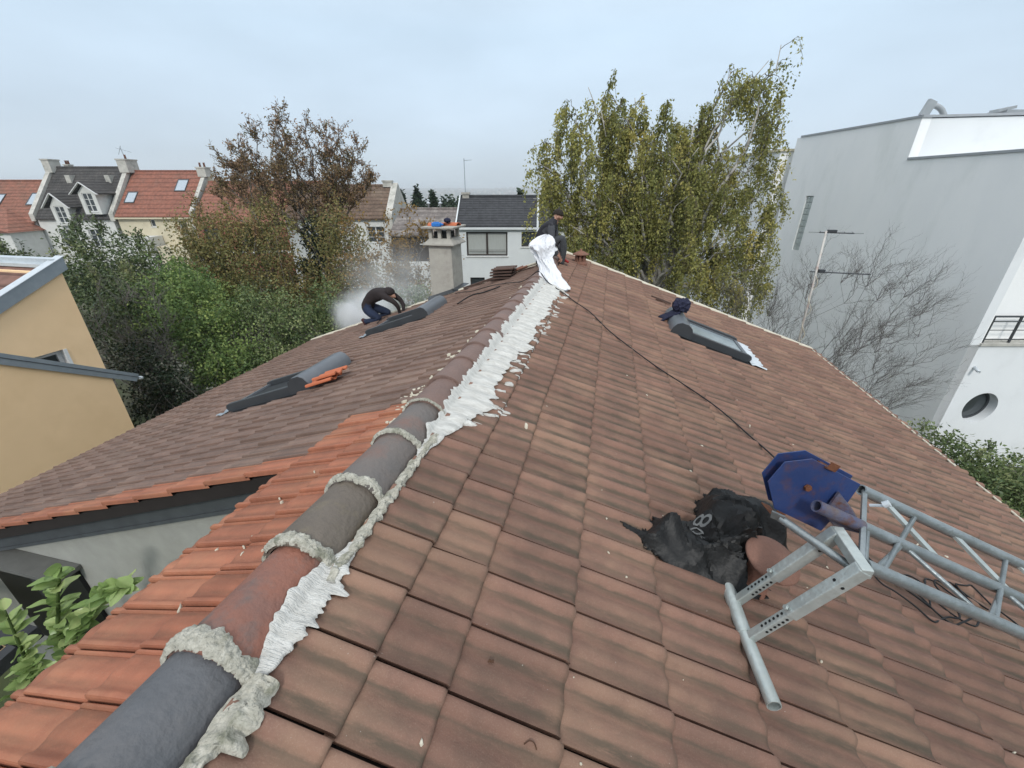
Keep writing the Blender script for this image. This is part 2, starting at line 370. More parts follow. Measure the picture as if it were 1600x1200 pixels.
# pale bead on the eave and pale verge trims
mb = MB()
y = 2.6
while y < YV_R:
    l = random.uniform(.15, .5)
    if random.random() < .8: mb.tube(wob(PRt, XE_R+.0, XE_R+.0, y, min(y+l, YV_R), 8, .035, .012, .006, y), .011, 5)
    y += l + random.uniform(0, .08)
tag(mb.build('eave_bead', M_cream, house, True), kind='stuff')
def verge_strip(P, xa, xb, yv, name, wd=.09, ht=.05, up=.05):
    V = []; F = []; n = 90
    for i in range(n+1):
        x = xa+(xb-xa)*i/n
        for j, (dy, dh) in enumerate(((-wd, .01), (-wd*.95, up), (-wd*.4, up+.012), (0, up+.004), (.01, -.10))):
            k = .008*fbm(i*.35, j*1.7, yv)
            V.append(P(x, yv+dy+k*1.2, dh+k))
    for i in range(n):
        for j in range(4): F.append((i*5+j, i*5+j+1, (i+1)*5+j+1, (i+1)*5+j))
    return mesh(name, V, F, M_cream, house, smooth=True)
verge_strip(PRt, -1.0, XE_R+.02, YV_R, 'verge_trim', .10)
verge_strip(PLt, -1.0, XE_L, YV_L, 'verge_trim', .05, up=.045)

# ---- ridge tiles, each its own part, with a mortar collar
joints = [.49, .86, 1.215, 1.60, 1.96, 2.30, 2.66, 2.98, 3.34]
while joints[-1] < YV_R-.4: joints.append(joints[-1]+.352)
joints.append(YV_R-.03)
ends = [-.54, -.18, .17] + joints
def ridgetilemat(name, a, b_, c3, s3=3, amt=.9):
    return mat(name, a, b_, 7, .62, .6, 45, c3=c3, c3scale=s3, c3amt=amt, spec=.45)
RT = {'slate': ridgetilemat('ridge_slate_grey', (.105,.108,.115), (.085,.088,.094), (.13,.125,.125)),
      'red': ridgetilemat('ridge_red_grey', (.25,.098,.062), (.185,.09,.068), (.115,.102,.094), 4.5, .9),
      'moss': ridgetilemat('ridge_olive_grey', (.145,.120,.095), (.112,.092,.074), (.165,.135,.085), 9, .6),
      'grey': ridgetilemat('ridge_grey_brown', (.15,.125,.11), (.125,.115,.108), (.19,.10,.075), 2.2, .8),
      'brown': ridgetilemat('ridge_brown', (.185,.118,.096), (.15,.098,.082), (.22,.13,.10), 4, .6)}
order = ['slate', 'slate', 'slate', 'red', 'moss', 'grey', 'grey'] + ['brown']*60
def ridge_r(ph, r): return r*(1 if abs(math.cos(ph)) < .97 else 1)
def ridge_pt(y, ph, r):     # ph 0 = right horizontal, pi = left horizontal
    return Vector((XRID + r*math.cos(ph), y, ZRID + r*math.sin(ph)))
nk = 0
for k in range(len(ends)-1):
    y0, y1 = ends[k], ends[k+1]; jx = random.gauss(0, .003); jz = random.gauss(0, .002)
    V = []; F = []; n = 20; ys = [y0-.012, y0-.010, y0+.01, y0+(y1-y0)*.5, y1+.02]
    rr = [RRID+.006, RRID+.0105, RRID+.0095, RRID, RRID-.009]
    for yy, r in zip(ys, rr):
        for j in range(n+1):
            ph = math.pi*(-.08 + 1.16*j/n); p = ridge_pt(yy, ph, r); V.append((p.x+jx, p.y, p.z+jz))
    m0 = len(V)
    for j in range(n+1):
        ph = math.pi*(-.08 + 1.16*j/n); p = ridge_pt(y0-.010, ph, RRID-.012); V.append((p.x+jx, p.y, p.z+jz))
    for a in range(len(ys)-1):
        for j in range(n): F.append((a*(n+1)+j, a*(n+1)+j+1, (a+1)*(n+1)+j+1, (a+1)*(n+1)+j)[::-1])
    for j in range(n): F.append((j, j+1, m0+j+1, m0+j))
    rt = mesh('ridge_tile', V, F, RT[order[k]], house, smooth=True); autosmooth(rt, 50)
    if order[k] in ('slate', 'red', 'moss'): tag(rt, {'slate': 'slate grey ridge tile', 'red': 'reddish ridge tile with a grey bloom', 'moss': 'olive brown ridge tile'}[order[k]])
    if k >= 1 and k <= 7:     # old lichen covered mortar collars over the joints near the viewer
        wdt = [0, .062, .066, .062, .056, .046, .036, .016][k]; th = [0, .013, .015, .014, .012, .010, .008, .004][k]
        V = []; F = []; na = 120; nb = 14
        for i in range(na+1):
            ph = math.pi*(-.03+1.05*i/na)
            for j in range(nb+1):
                b_ = j/nb; e = wdt*(.95+.35*fbm(i*.085, k*7.1, b_*.5))
                yy = y0 - .016 + (b_)*e + .012*fbm(i*.12, k*3.3)
                if b_ == 0: yy += .007*fbm(i*.5, k)
                h = .004+th*math.sin(math.pi*min(1, b_*.93+.07))**.6*(1+.45*fbm(i*.18, j*.4, k)) + .0032*fbm(i*.55, j*.9, k*2) + .0018*fbm(i*1.7, j*2.3, k*2)
                if b_ in (0, 1): h = -.004
                p = ridge_pt(yy, ph, RRID+.006+h); V.append(p)
        for i in range(na):
            for j in range(nb): F.append((i*(nb+1)+j, i*(nb+1)+j+1, (i+1)*(nb+1)+j+1, (i+1)*(nb+1)+j))
        mesh('mortar_collar', V, F, M_mortar, rt, smooth=True)
# surface height helper on the right slope: follows the tile rolls
def tileR_h(x, y):
    i = 0
    for a, (xu, xb) in enumerate(rowsR):
        if xu <= x < xb: i = a; break
    xu, xb = rowsR[i]; t = min(1, max(0, (x-xu+.03)/(xb-xu+.03))); s = 1-((y/TW) % 1)
    return float(prof(s)*(.85+.15*t)+.021*t)
def flank(y, a, r=None):
    """arc length coordinate down the right flank of the ridge and on over the tiles: a=0 where tile meets slope"""
    if -.06 < a < .06:
        p0, n0 = flank(y, -.06); p1_, n1 = flank(y, .06); f = (a+.06)/.12; mid = (p0+p1_)/2+Vector((-.004, 0, -.004)); return p0*(1-f)**2+mid*2*f*(1-f)+p1_*f*f, (n0*(1-f)+n1*f).normalized()
    if a < 0:
        ph = -a/RRID; return ridge_pt(y, ph-.05, RRID+.008), Vector((math.cos(ph), 0, math.sin(ph)))
    x = XRID+RRID+a*.946; return PRt(x, y, tileR_h(x, y)*.8+.0185), nR
def sheet(name, m, y0, y1, inner, outer, dy, na, thick, seed, parent=house, slant=.0, rough=.55):
    """trowelled layer hugging ridge flank and tiles; inner(y), outer(y) give its ragged borders"""
    n = int((y1-y0)/dy); V = []; F = []
    for i in range(n+1):
        y = y0+i*dy; a0 = inner(y); a1 = outer(y)
        for j in range(na+1):
            f = j/na; a = a0+(a1-a0)*f; yy = y+slant*max(0, a)
            p, nn = flank(yy, a)
            blend = max(0, 1-abs(a)/.035)
            h = thick*(math.sin(math.pi*min(1, max(0, f)))**.35)*(1+.5*fbm(yy*9, a*9+seed, 0)) + thick*rough*fbm(yy*38, a*13+yy*6, seed) + thick*rough*.5*fbm(yy*90, a*40, seed)
            if j in (0, na): h = -.003
            V.append(p+nn*max(h, -.003))
    for i in range(n):
        if outer(y0+i*dy)-inner(y0+i*dy) < .004: continue
        for j in range(na): F.append((i*(na+1)+j, (i+1)*(na+1)+j, (i+1)*(na+1)+j+1, i*(na+1)+j+1))
    return mesh(name, V, F, m, parent, smooth=True)
def teeth(y, f1, f2, s): 
    v = abs(fbm(y*f1, s, 0, 3))*1.3 + .35*abs(mn.noise(Vector((y*f2, s+5, 0))))
    return v
# old lumpy mortar bed along the right flank
sheet('mortar_bed', M_mortar, -.3, .50, lambda y: -.045-.028*fbm(y*11, 2), lambda y: .035+.045*abs(fbm(y*13, 5))+(.05 if .34 < y < .56 else 0)*1, .005, 12, .018, 3, rough=.9)
sheet('mortar_bed', M_mortar, .80, 1.72, lambda y: -.042-.026*fbm(y*12, 9), lambda y: .026+.045*abs(fbm(y*14, 6)), .005, 12, .018, 8, rough=.9)
# white filler: near patch, then long brushed band
def near_in(y):
    f = (y-.50)/(.95-.50); return -.03-.07*math.sin(math.pi*min(1, max(0, f)))**.7 - .02*teeth(y, 12, 40, 2)
def near_out(y):
    f = (y-.50)/(.95-.50); return .03+.06*max(0, math.sin(math.pi*min(1, max(0, f))))*(.4+teeth(y, 16, 60, 7))
sheet('white_filler', M_white, .50, .97, near_in, near_out, .004, 14, .009, 4, rough=.3)
def env(y, pts): return float(np.interp(y, [p[0] for p in pts], [p[1] for p in pts]))
OUTP = [(1.45, .02), (1.65, .06), (1.9, .17), (2.1, .27), (2.4, .21), (2.8, .23), (3.3, .26), (4, .27), (4.6, .29), (5.2, .31), (5.7, .30), (6.0, .24), (6.2, .1)]
INP = [(1.45, -.02), (1.7, -.05), (2.0, -.09), (2.6, -.10), (3.4, -.12), (4.4, -.12), (5.4, -.13), (6.2, -.12)]
sheet('white_filler', M_white, 1.47, 6.1, lambda y: env(y, INP)-.042*teeth(y, 7, 26, 12), lambda y: max(.01, env(y, OUTP)*(.70+.42*teeth(y, 4.5, 24, 21))), .0055, 18, .0065, 11, slant=.25, rough=.32)
# loose tongues and islands thrown off the brushed band
mb = MB()
def blob(P, x, y, rx, ry, th, ang, sd, n=12):
    V = [P(x, y, th)]; 
    for j in range(n):
        t = 2*math.pi*j/n; k = 1+.5*fbm(math.cos(t)*1.5+sd, math.sin(t)*1.5, sd)
        dx = math.cos(t)*rx*k; dy = math.sin(t)*ry*k; V.append(P(x+dx*math.cos(ang)-dy*math.sin(ang), y+dx*math.sin(ang)+dy*math.cos(ang), th*.4))
    for j in range(n):
        v = V[j+1]; V.append(v-Vector((0, 0, .03)))
    F = [(0, 1+j, 1+(j+1)%n) for j in range(n)] + [(1+j, n+1+j, n+1+(j+1)%n, 1+(j+1)%n) for j in range(n)]
    mb.add(V, F)
def PRs(x, y, h=0): return PRt(x, y, tileR_h(x, y)+.002+h)
def PLs(x, y, h=0):
    s = ((y-YO)/TWL) % 1; return PLt(x, y, float(profL(s))+.016+h)
for i in range(110):
    y = random.uniform(1.8, 6.0); a = env(y, OUTP)*random.uniform(.8, 1.18)
    blob(PRs, XRID+RRID+a*.95, y+.25*a, random.uniform(.012, .045), random.uniform(.003, .010), .007, random.uniform(.0, .5), i)
tag(mb.build('filler_splash', M_white, house, True), kind='stuff')
# narrow white bead and splatter on the left side of the ridge
V = []; F = []; n = 900; na = 5
for i in range(n+1):
    y = 1.95 + (8.3-1.95)*i/n; wd_ = .022+.022*abs(fbm(y*6, 3)) + (.07*max(0, fbm(y*4, 9)) if 2.0 < y < 3.4 else 0)+.02*abs(fbm(y*30, 4))
    for j in range(na+1):
        f = j/na; x = -1.095 - wd_*f; s = ((y-YO)/TWL) % 1
        h = float(profL(s))+.012+.012*math.sin(math.pi*f)+.006*fbm(y*30, f*3)
        p = PLt(x, y, h if j < na else float(profL(s))+.004)
        if j == 0: p = ridge_pt(y, math.pi*.93, RRID+.012+.004*fbm(y*40, 1))
        V.append(p)
for i in range(n):
    for j in range(na): F.append((i*(na+1)+j, i*(na+1)+j+1, (i+1)*(na+1)+j+1, (i+1)*(na+1)+j))
mesh('filler_bead', V, F, M_cream, house, smooth=True)
mb = MB()
for i in range(60):
    y = random.uniform(1.95, 3.3); blob(PLs, -1.17-abs(random.gauss(0, .07)), y, random.uniform(.006, .028), random.uniform(.004, .012), .006, random.uniform(-.6, .3), i+40)
for i in range(24):
    y = random.uniform(3.3, 6.5); blob(PLs, -1.17-abs(random.gauss(0, .04)), y, random.uniform(.006, .02), random.uniform(.004, .01), .006, random.uniform(-.6, .3), i+140)
tag(mb.build('filler_splash', M_cream, house, True), kind='stuff')

# ---- roof windows with roller shutters
def skylight(side, xa, xb, ya, yb, label, glassy=False):
    P = PRt if side > 0 else PLt; nn = nR if side > 0 else nL; s = 1 if xb > xa else -1
    e = empty('roof_window', (0, 0, 0)); e.parent = house; e['label'] = label
    def slab(x0, x1, y0, y1, h0, h1): return [P(x, y, h) for h in (h0, h1) for (x, y) in ((x0, y0), (x1, y0), (x1, y1), (x0, y1))]
    FC = [(3,2,1,0),(4,5,6,7),(0,1,5,4),(1,2,6,5),(2,3,7,6),(3,0,4,7)]
    m1 = MB(); m1.add(slab(xa-.13*s, xb+.02*s, ya-.12, yb+.12, .0, .012), FC); m1.build('flashing', M_black, e)
    # corrugated lead apron at the foot
    V = []; F = []; n = 40
    for i in range(n+1):
        y = ya-.10+(yb-ya+.20)*i/n; a = .010*math.sin(i*1.25)
        al = .19 if glassy else .075; V += [P(xb+.0*s, y, .03), P(xb+.04*s, y, .045+a), P(xb+(al+.012*math.sin(i*.9))*s, y, .040+a)]
    for i in range(n): F += [(i*3, i*3+1, i*3+4, i*3+3), (i*3+1, i*3+2, i*3+5, i*3+4)]
    mesh('apron', V, F, M_zincL if glassy else M_zinc, e, smooth=True)
    # frame sides, foot
    hh = .115
    for yy, yi in ((ya, ya+.055), (yb-.055, yb)):
        f = MB(); pts = [P(xa, yy, .01), P(xb-.04*s, yy, .01), P(xb-.01*s, yy, .03), P(xb, yy, hh*.62), P(xb-.02*s, yy, hh*.92), P(xb-.06*s, yy, hh), P(xa, yy, hh)]
        f.prism(pts, (0, .055, 0)); autosmooth(bevel(f.build('side_rail', M_anth, e), .006), 60)
    f = MB(); f.add(slab(xb-.07*s, xb-.012*s, ya+.056, yb-.056, .01, hh*.7), FC); f.build('bottom_rail', M_anthL, e)
    g = MB(); g.add(slab(xa+.05*s, xb-.072*s, ya+.056, yb-.056, .045, .058 if not glassy else .07), FC)
    g.build('pane', M_glassS if glassy else M_black, e)
    if glassy:
        for u0, u1 in ((ya+.058, ya+.10), (yb-.10, yb-.058)): f = MB(); f.add(slab(xa+.10*s, xb-.075*s, u0, u1, .06, .085), FC); f.build('sash', M_anthL, e)
    # shutter box: eight-sided cover across the head
    prf = [(-.02, .02), (-.02, .10), (.01, .165), (.06, .20), (.15, .20), (.215, .165), (.255, .10), (.255, .02)]
    f = MB(); f.prism([P(xa+(-.12+dx)*s, ya-.035, h) for dx, h in prf], (0, yb-ya+.07, 0)); autosmooth(bevel(f.build('shutter_box', M_anthL, e), .008), 50)
    f = MB(); f.prism([P(xa+(-.12+dx*.985+.001)*s, ya-.043, h*.98+.002) for dx, h in prf], (0, .007, 0)); f.build('end_cap', M_anth, e)
    return e
M_glassS = mat('painted_sky_pane', (.30,.35,.37), (.26,.31,.33), 2, .12, spec=.8)  # sky reflection painted into the pane's base colour
skylight(*skylights[0], 'roof window with dark roller shutter box, nearest of the two on the left slope')
skylight(*skylights[1], 'roof window with dark roller shutter box beside the kneeling worker')
skylight(*skylights[2], 'roof window with grey shutter box and pale pane on the right slope', True)

# ---- chimney
ch = empty('chimney', (0, 0, 0)); ch.parent = house
M_stone = mat('chimney_render', (.42,.40,.35), (.34,.32,.285), 7, .9, .7, 40, c3=(.26,.24,.21), c3scale=4, c3amt=.6)
cx0, cx1, cy0, cy1 = -3.74, -3.24, 8.50, 9.12
b = MB(); n = 10
V = []; F = []
for k in range(2):
    z = (-3.4, -1.06)[k]; t = (0.03, 0)[k]
    V += [(cx0-t, cy0-t, z), (cx1+t, cy0-t, z), (cx1+t, cy1+t, z), (cx0-t, cy1+t, z)]
b.add(V, [(0,1,5,4),(1,2,6,5),(2,3,7,6),(3,0,4,7),(4,5,6,7)]); b.build('stack', M_stone, ch)
b = MB()
def frus(b, g0, g1, z0, z1):
    V = []
    for g, z in ((g0, z0), (g1, z1)): V += [(cx0-g, cy0-g, z), (cx1+g, cy0-g, z), (cx1+g, cy1+g, z), (cx0-g, cy1+g, z)]
    b.add(V, [(3,2,1,0),(0,1,5,4),(1,2,6,5),(2,3,7,6),(3,0,4,7),(4,5,6,7)])
frus(b, .09, .09, -1.062, -1.03); frus(b, .085, -.02, -1.03, -.93); bevel(b.build('corbel', M_stone, ch), .01)
for px in (cx0+.05, (cx0+cx1)/2, cx1-.05):
    for py in (cy0+.05, cy1-.05): MB().box(px-.035, px+.035, py-.035, py+.035, -.935, -.735).build('cap_post', M_stone, ch)
b = MB(); frus(b, .10, .11, -.737, -.695); bevel(b.build('cap_slab', M_stone, ch), .01)
b = MB(); b.box(cx0+.1, cx1-.1, cy0+.1, cy1-.1, -.94, -.80); b.build('flue', M_black, ch)
b = MB()
b.prism([PLt(cx0-.06, cy0-.12, .035), PLt(cx1+.15, cy0-.12, .035), PLt(cx1+.15, cy0-.02, .10), PLt(cx0-.06, cy0-.02, .10)], (0, .02, 0))
b.prism([PLt(cx1+.02, cy0-.10, .10), PLt(cx1+.16, cy0-.10, .04), PLt(cx1+.16, cy1, .04), PLt(cx1+.02, cy1, .10)], (0, 0, .01))
b.build('lead_flashing', M_anth, ch)

# ---- vents in the roof
va = empty('roof_vent', (0, 0, 0)); va.parent = house; va['label'] = 'slotted terracotta vent with a conical cap at the far end of the ridge'
vo = (-.52, 8.15, R0+RS*-.52)
b = MB(); b.lathe([(.13, -.05), (.13, .045), (.105, .075), (.085, .085), (.085, .09)], vo, 18); b.build('vent_base', M_terra, va, False)
b = MB()
for i in range(8):
    t = 2*math.pi*i/8; M = Matrix.Translation(vo) @ Matrix.Rotation(t, 4, 'Z'); b.box(.075, .102, -.018, .018, .07, .20, M)
b.lathe([(.06, .07), (.06, .2)], vo, 14); b.build('vent_grille', M_terra, va)
b = MB(); b.lathe([(.10, .195), (.155, .20), (.15, .215), (.06, .258), (.025, .268), (.02, .30), (.005, .305)], vo, 18); b.build('vent_cap', M_terra, va, True)
vb = empty('roof_vent', (0, 0, 0)); vb.parent = house; vb['label'] = 'mushroom vent with a flat round terracotta cap beside the black sheeting'
M_cap = mat('vent_cap_clay', (.225,.118,.086), (.195,.105,.078), 40, .8, .4, 150)
vo = (.815, 1.64, R0+RS*.815); Mt = Matrix.Rotation(R_(13), 4, 'Y') @ Matrix.Rotation(R_(10), 4, 'X')
b = MB(); b.lathe([(.105, -.04), (.10, .02), (.075, .045), (.068, .10), (.066, .19)], vo, 22, Mt); autosmooth(b.build('vent_stem', M_terra, vb), 50)
b = MB(); b.lathe([(.07, .19), (.116, .222), (.121, .232), (.116, .243), (.06, .258), (.0, .262)], vo, 36, Mt); autosmooth(b.build('vent_cap', M_cap, vb), 60)
# slipped tile sliver lying on the slope near the far verge

# ================================================================== objects on the roof
def crumple(x, y, z=0, o=4):            # ridged noise: sharp creases
    v = 0; a = 1
    for i in range(o): v += a*(1-abs(mn.noise(Vector((x, y, z+i*7)))*2)); x *= 2.1; y *= 2.1; a *= .5
    return v/1.9
def inpoly(x, y, P):
    c = False; n = len(P)
    for i in range(n):
        x1, y1 = P[i]; x2, y2 = P[(i+1) % n]
        if (y1 > y) != (y2 > y) and x < (x2-x1)*(y-y1)/(y2-y1)+x1: c = not c
    return c
def edist(x, y, P):
    d = 9; n = len(P)
    for i in range(n):
        x1, y1 = P[i]; x2, y2 = P[(i+1) % n]; dx, dy = x2-x1, y2-y1; t = max(0, min(1, ((x-x1)*dx+(y-y1)*dy)/(dx*dx+dy*dy))); d = min(d, math.hypot(x-x1-t*dx, y-y1-t*dy))
    return d
# ---- ladder hoist: triangular truss, blue pulley head, galvanised ridge hook
M_galv = mat('galvanised_steel', (.30,.33,.335), (.19,.215,.22), 9, .34, .25, 60, metal=.55, c3=(.20,.22,.22), c3scale=14, c3amt=.6, spec=.5)
M_galvB = mat('bright_galvanised', (.50,.54,.52), (.36,.40,.385), 8, .38, .3, 50, metal=.45, c3=(.34,.36,.33), c3scale=12, c3amt=.5, spec=.5)
M_blue = mat('blue_enamel', (.022,.045,.145), (.018,.036,.115), 6, .42, .2, 40, c3=(.10,.045,.028), c3scale=11, c3amt=.55, spec=.5)
M_blueR = mat('blue_paint_rusting', (.055,.080,.165), (.13,.095,.075), 13, .55, .4, 60, c3=(.10,.04,.02), c3scale=16, c3amt=.9)
M_rust = mat('rust', (.17,.065,.032), (.10,.04,.022), 18, .85, .5, 60)
ho = empty('ladder_hoist', (.70, 1.30, -1.68), 0, 'galvanised lattice ladder hoist with blue pulley head and hook frame resting on the tiles', 'roof hoist')
def hb(mb, name, m, smooth=False):
    mb.V = [(x-.70, y-1.30, z+1.68) for x, y, z in mb.V]; o = mb.build(name, m, ho, smooth)
    if smooth: autosmooth(o, 45)
    return o
dT = Vector((1, .18, -.48)).normalized()
N0 = Vector((1.068, 1.50, -1.198)); F0 = Vector((1.156, 1.71, -1.171)); E2 = Vector((.963, 1.261, -1.188)); E1 = Vector((.958, 1.43, -1.188))
LT = 4.2
hb(MB().pipe(N0-dT*.22, N0-dT*.0, .0245, .019), 'rail_end', M_blueR, True)
for a in (N0, ): hb(MB().pipe(a, a+dT*LT, .0235, .018), 'rail', M_galv, True)
hb(MB().pipe(F0-dT*.0, F0+dT*LT, .0235, .018), 'rail', M_galv, True)
LR = E2+Vector((.02, .03, -.01))
hb(MB().pipe(LR, LR+dT*LT, .0235, .018), 'rail', M_galv, True)
mb = MB(); k = 0; stp = .40
t = .12
while t < LT-.4:
    a = F0+dT*t; b_ = N0+dT*(t+.30); hb(MB().bar(a, b_, .028, .012, up=(0, 0, 1)), 'top_lacing', M_galvB); t += stp
mb = MB(); t = .05
while t < LT-.5:
    for q in ([LR+dT*t, N0+dT*(t+.16)], [LR+dT*(t+.03), F0+dT*(t+.26)], [N0+dT*(t+.16), LR+dT*(t+.52)]): hb(MB().tube(q, .0095, 8), 'side_lacing', M_galv, True)
    t += .55
hb(MB().tube([LR, N0+dT*.03], .011, 8), 'end_brace', M_galv, True)
hb(MB().tube([LR+Vector((0, .02, 0)), F0+dT*.02], .011, 8), 'end_brace', M_galv, True)
# blue head: two parallel plates
P8 = [(.713, 1.53, -1.068), (.754, 1.542, -.973), (.856, 1.564, -.957), (1.076, 1.603, -1.074), (1.054, 1.594, -1.163), (.991, 1.574, -1.314), (.771, 1.535, -1.201)]
nP = Vector((.199, -.979, .048))
for off, sh in ((0, 0), (.042, .0)):
    mb = MB(); mb.prism([Vector(p)-nP*off+Vector((-.004, 0, .012))*(off > 0) for p in P8], -nP*.005); bevel(hb(mb, 'head_plate', M_blue), .0015)
mb = MB(); mb.tube([Vector((.868, 1.56, -1.087))+nP*.004, Vector((.868, 1.56, -1.087))+nP*.016], .014, 6); hb(mb, 'bolt', M_rust)
mb = MB(); mb.tube([Vector((.868, 1.56, -1.087))-nP*.008, Vector((.868, 1.56, -1.087))-nP*.038], .10, 28); hb(mb, 'pulley_wheel', M_black, True)
for c, s_ in (((.935, 1.578, -.985), .022), ((.79, 1.540, -1.225), .022)):
    c = Vector(c); ux = dT; uy = ux.cross(nP).normalized()
    mb = MB(); mb.bar(c+nP*.012-uy*s_*.7, c+nP*.012+uy*s_*.7, .042, .004, up=nP); mb.bar(c+nP*.012+uy*s_*.7, c-nP*.075+uy*s_*.7, .042, .004, up=uy); hb(mb, 'clip', M_rust)
mb = MB(); mb.prism([Vector((.99, 1.575, -1.10)), Vector((1.075, 1.60, -1.19)), Vector((1.085, 1.53, -1.215)), Vector((.955, 1.555, -1.20))], nP*.010)
mb.prism([Vector((.955, 1.555, -1.20))+nP*.004, Vector((1.085, 1.53, -1.215))+nP*.004, Vector((1.10, 1.50, -1.235)), Vector((1.0, 1.52, -1.235))], (0, 0, -.004)); hb(mb, 'gusset', M_blueR)
mb = MB(); mb.tube([(1.10, 1.55, -1.13), (1.125, 1.53, -1.11), (1.13, 1.52, -1.10)], .006, 8); mb.tube([(1.128, 1.53, -1.105), (1.142, 1.525, -1.090)], .013, 10); hb(mb, 'wing_bolt', M_zincL, True)
# hook frame
ax = (E2-Vector((.705, 1.27, -1.67)))
A1 = Vector((.70, 1.44, -1.67)); A2 = Vector((.705, 1.27, -1.67)); av = Vector((.258, -.009, .482))
def holes(mb, P, Q, k, up):
    d = (Q-P).normalized()
    for i in range(k): c = P+(Q-P)*(i+.5)/k; hb(MB().tube([c, c+up*.0015], .0058, 8), 'peg_hole', M_black)
for A in (A1, A2):
    mb = MB(); mb.bar(A, A+av*.62, .034, .034, up=(0, 1, 0)); bevel(hb(mb, 'inner_arm', M_galvB), .004)
    mb = MB(); mb.bar(A+av*.40, A+av*1.0, .044, .044, up=(0, 1, 0)); bevel(hb(mb, 'outer_arm', M_galvB), .004)
    adir = av.normalized(); side = Vector((0, -1, 0)); left = side.cross(adir).normalized()
    fn = -left if (-left).x < 0 else left
    mb = MB(); holes(mb, A+av*.16+fn*.0172, A+av*.385+fn*.0172, 6, fn); holes(mb, A+av*.16-Vector((0, .0172, 0)), A+av*.385-Vector((0, .0172, 0)), 6, Vector((0, -1, 0)))
    c = A+av*.82
    for q in ([c+fn*.0222, c+fn*.0235], [c-Vector((0, .0222, 0)), c-Vector((0, .0237, 0))]): hb(MB().tube(q, .0062, 8), 'peg_hole', M_black)
    c = A+av*.43; mb = MB(); mb.tube([c+fn*.03+Vector((0, .01, 0)), c-fn*.032+Vector((0, .0, 0))], .0045, 8); mb.tube([c+fn*.028, c+fn*.038], .009, 6); hb(mb, 'locking_pin', M_galvB)
mb = MB(); mb.bar(A1+av*.985+Vector((.006, .02, 0)), A2+av*.985+Vector((.006, -.02, 0)), .040, .040); bevel(hb(mb, 'cross_piece', M_galvB), .004)
c = A1+av*.93
mb = MB(); mb.pipe(c+Vector((-.16, .06, .012)), c+Vector((.03, -.10, -.03)), .016, .011); hb(mb, 'spigot', M_galv, True)
mb = MB(); mb.prism([c+Vector((-.19, .075, .028)), c+Vector((-.155, .04, .036)), c+Vector((-.15, .045, .0)), c+Vector((-.185, .08, -.008))], (.004, .006, .002)); hb(mb, 'lug', M_galv)
bz = lambda y: R0+RS*.70+.042+.035
mb = MB(); mb.pipe(Vector((.722, 1.015, -1.655)), Vector((.700, 1.30, -1.672)), .0255, .0215, 20); mb.pipe(Vector((.700, 1.29, -1.672)), Vector((.682, 1.56, -1.674)), .0285, .022, 20); hb(mb, 'hook_bar', M_galvB, True)
mb = MB(); mb.bar((.712, 1.44, -1.672), (.690, 1.50, -1.70), .05, .02); hb(mb, 'weld_plate', M_galvB)

# ---- black sheeting with printed 80%
M_sheet = mat('black_sheeting', (.006,.0065,.0065), (.010,.010,.010), 6, .5, .3, 60, spec=.32)
SH = [(.16, 1.70), (.30, 1.66), (.36, 1.83), (.46, 1.85), (.53, 1.84), (.585, 1.92), (.62, 2.08), (.72, 2.24), (.86, 2.27), (1.04, 2.26), (1.16, 2.16), (1.15, 2.02), (1.05, 1.90), (.96, 1.74), (.86, 1.56), (.74, 1.47), (.62, 1.45), (.52, 1.50), (.42, 1.50), (.36, 1.55), (.28, 1.58)]
def sh_h(x, y):
    d = edist(x, y, SH); c = crumple(x*4.2+y*2.6+2, y*1.9-x*1.0+1, 3, 3)
    body = math.exp(-((x-.72)/.24)**2-((y-1.80)/.26)**2); flap = math.exp(-((x-.36)/.14)**2-((y-1.70)/.13)**2)
    back = math.exp(-((x-.80-.55*(y-1.8))/.30)**2)*max(0, min(1, (y-1.95)/.16))*max(0, 1-(max(0, y-2.13)/.14)**2)
    mouth = math.exp(-((x-.97)/.13)**2-((y-2.0)/.10)**2)
    e = min(1, d/.045)
    return .020 + e*(.30*body*(.22+1.05*max(0,c)**1.5) + .13*flap*(.35+.7*c) + .19*back*(.75+.2*c) - .10*mouth + .022*c)
def sheet_obj():
    n = 84; x0, x1, y0, y1 = .10, 1.22, 1.38, 2.34; idx = {}; V = []; F = []
    def gi(i, j):
        if (i, j) not in idx:
            x = x0+(x1-x0)*i/n; y = y0+(y1-y0)*j/n; h = sh_h(x, y); p = PRt(x, y, h)
            k = h*.55; p = p+Vector((fbm(x*5, y*5, 1, 2)*k*.5-k*.12, fbm(x*5, y*5, 9, 2)*k*.5-k*.30, 0))
            idx[(i, j)] = len(V); V.append(p)
        return idx[(i, j)]
    for i in range(n):
        for j in range(n):
            if inpoly(x0+(x1-x0)*(i+.5)/n+.012*fbm(i*.3, j*.3), y0+(y1-y0)*(j+.5)/n+.012*fbm(i*.3, j*.3, 5), SH): F.append((gi(i, j), gi(i+1, j), gi(i+1, j+1), gi(i, j+1)))
    o = mesh('plastic_sheeting', V, F, M_sheet, smooth=True)
    so = o.modifiers.new('thick', 'SOLIDIFY'); so.thickness = .003; so.offset = -1
    autosmooth(o, 22); return o
shb = sheet_obj(); tag(shb, 'crumpled black sheeting printed in grey, heaped on the tiles by the mushroom vent', 'plastic sheeting')
cu = bpy.data.curves.new('print', 'FONT'); cu.body = "80%"; cu.size = .078; cu.resolution_u = 3
tmp = bpy.data.objects.new('print', cu); col.objects.link(tmp)
dg = bpy.context.evaluated_depsgraph_get(); tm = bpy.data.meshes.new_from_object(tmp.evaluated_get(dg)); bpy.data.objects.remove(tmp)
bm = bmesh.new(); bm.from_mesh(tm); bmesh.ops.triangulate(bm, faces=bm.faces); 
